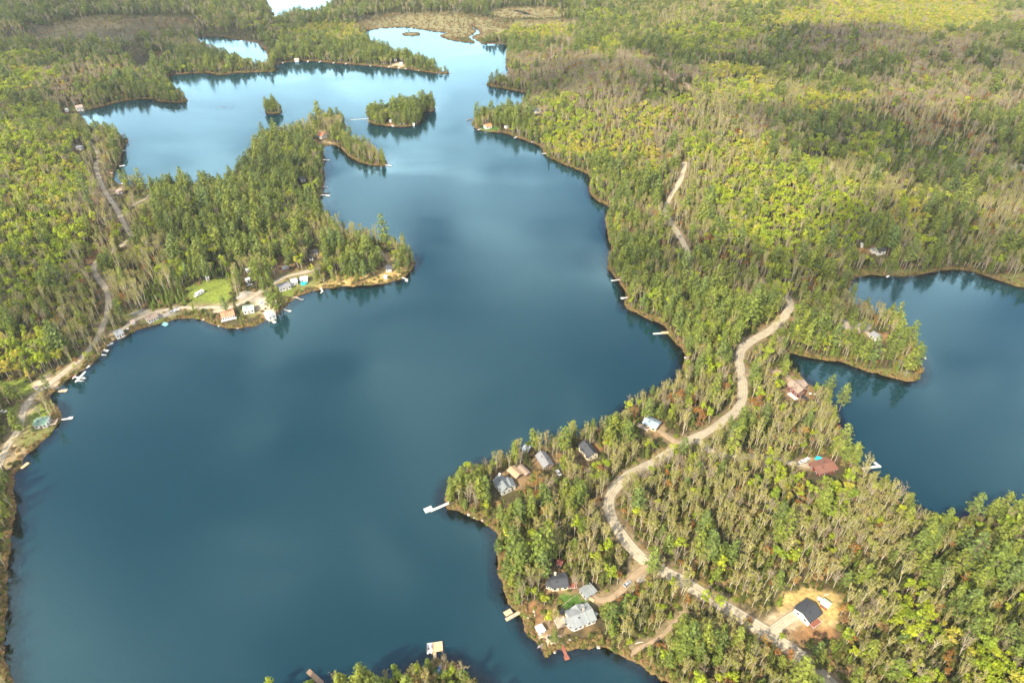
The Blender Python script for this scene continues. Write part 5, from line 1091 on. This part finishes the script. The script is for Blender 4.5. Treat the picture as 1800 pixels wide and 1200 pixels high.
# undergrowth: low bushes and seedlings between the nearer trees and along every shore
def bush(i):
    lf = Leaves(); 
    for k in range(60):
        o = rvec(); o.z = abs(o.z); lf.quad(o*rd(.3,1.0)+Vector((0,0,.15)), o+Vector((0,0,.6))+rvec()*.5, rd(.2,.42), rd(.14,.28), rd(.7,1.3), rd(0,6))
    return lf
UL = bpy.data.collections.new('bush_library')
UM = [leaf_mat('bush_leaves', [(0.081,0.085,0.022),(0.109,0.110,0.026),(0.063,0.080,0.020),(0.127,0.095,0.030)]), leaf_mat('dry_grass', [(0.253,0.160,0.070),(0.218,0.150,0.060),(0.172,0.140,0.045)], .2), leaf_mat('fresh_bush_leaves', [(0.149,0.180,0.030),(0.196,0.210,0.035),(0.127,0.150,0.030)], .3)]
for i in range(6): random.seed(300+i); UL.objects.link(bpy.data.objects.new('bush_form_%d' % i, bush(i).mesh('bush', UM[i % 3])))
nb = 85000; d_ = rng.uniform(0, 1, nb); by = 110+d_**1.35*900; bx = rng.uniform(-1, 1, nb)*(260+.85*by)
ns = 26000; sh_y, sh_x = np.nonzero((SD > .2) & (SD < 3.6) & (YY > 110) & (YY < 1500) & (np.abs(XX) < 1400)); k = rng.integers(0, len(sh_y), ns)
bx = np.concatenate([bx, GX[sh_x[k]]+rng.uniform(-1.6,1.6,ns)]); by = np.concatenate([by, GY[sh_y[k]]+rng.uniform(-1.6,1.6,ns)])
mk_y, mk_x = np.nonzero((MM > .3) & (SD > 1) & (YY > 700) & (YY < 2000) & (np.abs(XX) < 1700)); k = rng.integers(0, len(mk_y), 5000)
bx = np.concatenate([bx, GX[mk_x[k]]+rng.uniform(-4,4,5000)]); by = np.concatenate([by, GY[mk_y[k]]+rng.uniform(-4,4,5000)])
bz = bil(TZ, bx, by); bsd = np.where(np.hypot((bx+386)/16, (by-920)/9) < 1, -1, bil(SD, bx, by)); bdn = bil(DENS, bx, by); brd = bil(RD, bx, by); bpx, bpy_, bdp = proj(bx, by, bz)
okb = (bsd > .3) & (bpx > -200) & (bpx < 2000) & (bpy_ < 1350) & (brd > .8) & (rng.uniform(0,1,len(bx)) < np.where(bdn < .04, .05, np.where(bsd < 4, .9, .25+.75*bdn)))
for bx0, bx1, by0, by1, dpt, _pr in CLEAR: okb &= ~((bpx > bx0) & (bpx < bx1) & (bpy_ > by0) & (bpy_ < by1+5))
bx, by, bz, bsd, bdn = (a[okb] for a in (bx, by, bz, bsd, bdn)); nb = len(bx)
bs = rng.uniform(.6, 1.9, nb)*np.where((bdn > .6) & (bsd > 6), 1.35, 1)*np.where(bsd < 4, .75, 1)*np.where(by > 900, 1.5, 1); fm = rng.integers(0, 6, nb); fm = np.where(bil(MM, bx, by) > .3, 1+3*(fm % 2), fm); fm = np.where((bsd < 4) & (rng.uniform(0,1,nb) < .6), 1+3*(fm % 2), fm)
o = scatter('undergrowth', UL, np.stack([bx, by, bz-.1], -1), np.stack([np.zeros(nb), np.zeros(nb), rng.uniform(0,6.28,nb)], -1), np.stack([bs, bs, bs*rng.uniform(.5,1.1,nb)], -1), fm)
o['label'] = 'low bushes and dry grass between the trees'; o['category'] = 'undergrowth'
# ------------------------------------------------------------------ the nearest trees of each kind, one object each
LP = np.array([(a[1], a[2]) for a in LAND]); rankof = {}
NUM = ['nearest','second','third','fourth','fifth','sixth','seventh','eighth','ninth','tenth','eleventh','twelfth']+['%dth' % k for k in range(13, 60)]
ids = np.nonzero(indiv)[0]; dd = np.hypot(px[ids, None]-LP[None, :, 0], (py[ids, None]-LP[None, :, 1])*1.3); nl = dd.argmin(1); dm = dd.min(1)
SIDE = lambda dx, dy: ('right of' if dx > 0 else 'left of') if abs(dx) > abs(dy)*1.3 else ('behind' if dy < 0 else 'in front of')
for k in np.argsort(dm):
    i = ids[k]; spn = SPN[spi[i]]; nm, cat, look = SPEC[spn][1:]
    ld = LAND[nl[k]]; sd_ = SIDE(px[i]-ld[1], py[i]-ld[2]); key = (spn, nl[k], sd_); n = rankof.get(key, 0); rankof[key] = n+1
    lab = '%s %s %s %s' % (NUM[min(n, len(NUM)-1)], look, sd_, ld[0])
    wds = lab.split()
    if len(wds) > 16: lab = lab.replace(' with thin khaki leaves', '').replace('bright green round crowned', 'bright green').replace('rust coloured budding', 'rust').replace('tall tiered green', 'tiered').replace('olive dome shaped', 'olive').replace('grey twiggy leafless', 'grey leafless').replace('bright young', 'young')
    root = empty(nm, tuple(co_all[i]), yaw[i], lab, cat, look+'s of the nearer wood')
    root.rotation_euler = tuple(rot_all[i]); root.scale = tuple(sc_all[i])
    mt, mc, _ = PROTO[spn][var[i]]
    for nme, me in (('trunk', mt), ('crown', mc)):
        o = bpy.data.objects.new(nme, me); COL.objects.link(o); o.parent = root

# ------------------------------------------------------------------ air, sky, sun
SUN_EL, SUN_AZ = 40.0, 218.0       # azimuth clockwise from +Y (into the picture)
az = R(SUN_AZ); el = R(SUN_EL)
sdir = Vector((math.sin(az)*math.cos(el), math.cos(az)*math.cos(el), math.sin(el)))
sl = bpy.data.lights.new('sun', 'SUN'); sl.energy = 5.0; sl.angle = R(.55); sl.color = (1, .89, .68)
so = link(bpy.data.objects.new('sun', sl)); so.rotation_euler = (-sdir).to_track_quat('-Z', 'Y').to_euler()
w = bpy.data.worlds.new('World'); SC.world = w; w.use_nodes = True; nt = w.node_tree; nt.nodes.clear()
wo = nt.nodes.new('ShaderNodeOutputWorld'); bg = nt.nodes.new('ShaderNodeBackground'); bg.inputs[1].default_value = 1.0
sky = nt.nodes.new('ShaderNodeTexSky'); sky.sky_type = 'NISHITA'; sky.sun_disc = False; sky.sun_elevation = el; sky.sun_rotation = az; sky.air_density = 1.0; sky.dust_density = .6; sky.ozone_density = 1.5
SKY = .11
sm = nt.nodes.new('ShaderNodeVectorMath'); sm.operation = 'SCALE'; sm.inputs['Scale'].default_value = SKY; L(nt, sky.outputs[0], sm.inputs[0])
tc = nt.nodes.new('ShaderNodeTexCoord'); sp = nt.nodes.new('ShaderNodeSeparateXYZ'); L(nt, tc.outputs['Generated'], sp.inputs[0])
mxz = N(nt, 'ShaderNodeMath', operation='MAXIMUM'); L(nt, sp.outputs[2], mxz.inputs[0]); mxz.inputs[1].default_value = .05
dvx = N(nt, 'ShaderNodeMath', operation='DIVIDE'); dvy = N(nt, 'ShaderNodeMath', operation='DIVIDE'); L(nt, sp.outputs[0], dvx.inputs[0]); L(nt, sp.outputs[1], dvy.inputs[0]); L(nt, mxz.outputs[0], dvx.inputs[1]); L(nt, mxz.outputs[0], dvy.inputs[1])
cb = nt.nodes.new('ShaderNodeCombineXYZ'); L(nt, dvx.outputs[0], cb.inputs[0]); L(nt, dvy.outputs[0], cb.inputs[1])
cn = N(nt, 'ShaderNodeTexNoise', i_Scale=1.7, i_Detail=6.0, i_Roughness=.58, i_Distortion=.5); L(nt, cb.outputs[0], cn.inputs['Vector'])
cm = N(nt, 'ShaderNodeMapRange', interpolation_type='SMOOTHSTEP'); cm.inputs[1].default_value = .42; cm.inputs[2].default_value = .63; L(nt, cn.outputs['Fac'], cm.inputs[0])
low = N(nt, 'ShaderNodeMapRange', interpolation_type='SMOOTHSTEP'); low.inputs[1].default_value = .08; low.inputs[2].default_value = .5; low.inputs[3].default_value = .9; low.inputs[4].default_value = 0.0; L(nt, sp.outputs[2], low.inputs[0])
mxc = N(nt, 'ShaderNodeMath', operation='MAXIMUM'); L(nt, cm.outputs[0], mxc.inputs[0]); L(nt, low.outputs[0], mxc.inputs[1])
hz = N(nt, 'ShaderNodeMapRange', interpolation_type='SMOOTHSTEP'); hz.inputs[1].default_value = .14; hz.inputs[2].default_value = .66; hz.inputs[3].default_value = 3.3; hz.inputs[4].default_value = .74; L(nt, sp.outputs[2], hz.inputs[0])
hc = N(nt, 'ShaderNodeVectorMath', operation='SCALE'); hc.inputs[0].default_value = (1.02, 1.0, .96); L(nt, hz.outputs[0], hc.inputs['Scale'])
cl = mixcol(nt, mxc.outputs[0], sm.outputs[0], hc.outputs[0]); L(nt, cl, bg.inputs[0]); L(nt, bg.outputs[0], wo.inputs[0])
# clouds between the sun and the land: their shade falls on parts of the forest
m, cnt, cout = new_mat('cloud'); lw = N(cnt, 'ShaderNodeLayerWeight', i_Blend=.5); tr_ = N(cnt, 'ShaderNodeBsdfTransparent'); cd = N(cnt, 'ShaderNodeBsdfDiffuse'); cd.inputs['Color'].default_value = (.9,.9,.92,1)
gg = N(cnt, 'ShaderNodeNewGeometry'); c1 = N(cnt, 'ShaderNodeTexNoise', i_Scale=.008, i_Detail=5.0, i_Roughness=.6); L(cnt, gg.outputs['Position'], c1.inputs['Vector'])
f1 = N(cnt, 'ShaderNodeMath', operation='SUBTRACT'); f1.inputs[0].default_value = 1.0; L(cnt, lw.outputs['Facing'], f1.inputs[1])
f2 = N(cnt, 'ShaderNodeMath', operation='MULTIPLY'); L(cnt, f1.outputs[0], f2.inputs[0]); L(cnt, c1.outputs['Fac'], f2.inputs[1])
f3 = N(cnt, 'ShaderNodeMapRange', interpolation_type='SMOOTHSTEP'); f3.inputs[1].default_value = .12; f3.inputs[2].default_value = .5; f3.inputs[3].default_value = 0; f3.inputs[4].default_value = CLOP; L(cnt, f2.outputs[0], f3.inputs[0])
cmx = N(cnt, 'ShaderNodeMixShader'); L(cnt, f3.outputs[0], cmx.inputs[0]); L(cnt, tr_.outputs[0], cmx.inputs[1]); L(cnt, cd.outputs[0], cmx.inputs[2]); L(cnt, cmx.outputs[0], cout.inputs[0])
cv = []; cf = []
for cx_, cy_, rw in CLOUDS:
    gx_, gy_ = unp(cx_, cy_, 15); t_ = 1150/sdir.z; ctr = Vector((gx_, gy_, 15))+sdir*t_
    bm = bmesh.new(); bmesh.ops.create_icosphere(bm, subdivisions=4, radius=1); rr = random.Random(int(cx_+cy_)); ph = [rr.uniform(0, 6) for _ in range(6)]
    base = len(cv)
    for v in bm.verts:
        q = v.co; k = 1+.20*math.sin(3.1*q.x+ph[0])*math.cos(2.7*q.y+ph[1])+.14*math.sin(6*q.x+ph[2])*math.cos(5*q.y+ph[3])+.07*math.sin(11*q.x+ph[4])*math.cos(12*q.y+ph[5]); cv.append((ctr.x+q.x*k*rw*1.35, ctr.y+q.y*k*rw*.9, ctr.z+q.z*k*rw*.35))
    for f in bm.faces: cf.append(tuple(v.index+base for v in f.verts))
    bm.free()
me = bpy.data.meshes.new('clouds'); me.from_pydata(cv, [], cf); me.materials.append(m)
for pl in me.polygons: pl.use_smooth = True
tag(link(bpy.data.objects.new('clouds', me)), kind='stuff')
# haze
if HAZE > 0:
    hb = MB().box((0, 1100, 155), (9000, 7000, 320)).build('haze', WATER); hb.data.materials.clear()
    m, hnt, hout = new_mat('haze'); pv = N(hnt, 'ShaderNodeVolumePrincipled'); pv.inputs['Color'].default_value = (.75,.88,1,1); pv.inputs['Density'].default_value = HAZE; pv.inputs['Anisotropy'].default_value = 0.1
    L(hnt, pv.outputs[0], hout.inputs['Volume']); hb.data.materials.append(m); tag(hb, kind='stuff')
vs = SC.view_settings; vs.view_transform = 'Standard'; vs.look = 'None'; vs.exposure = EXPO; vs.gamma = 1.0
cy = SC.cycles; cy.max_bounces = 6; cy.diffuse_bounces = 2; cy.glossy_bounces = 2; cy.transmission_bounces = 3; cy.transparent_max_bounces = 8; cy.volume_bounces = 0; cy.caustics_reflective = False; cy.caustics_refractive = False
cy.use_denoising = True; cy.use_adaptive_sampling = True; cy.adaptive_threshold = .015; cy.sample_clamp_indirect = 4
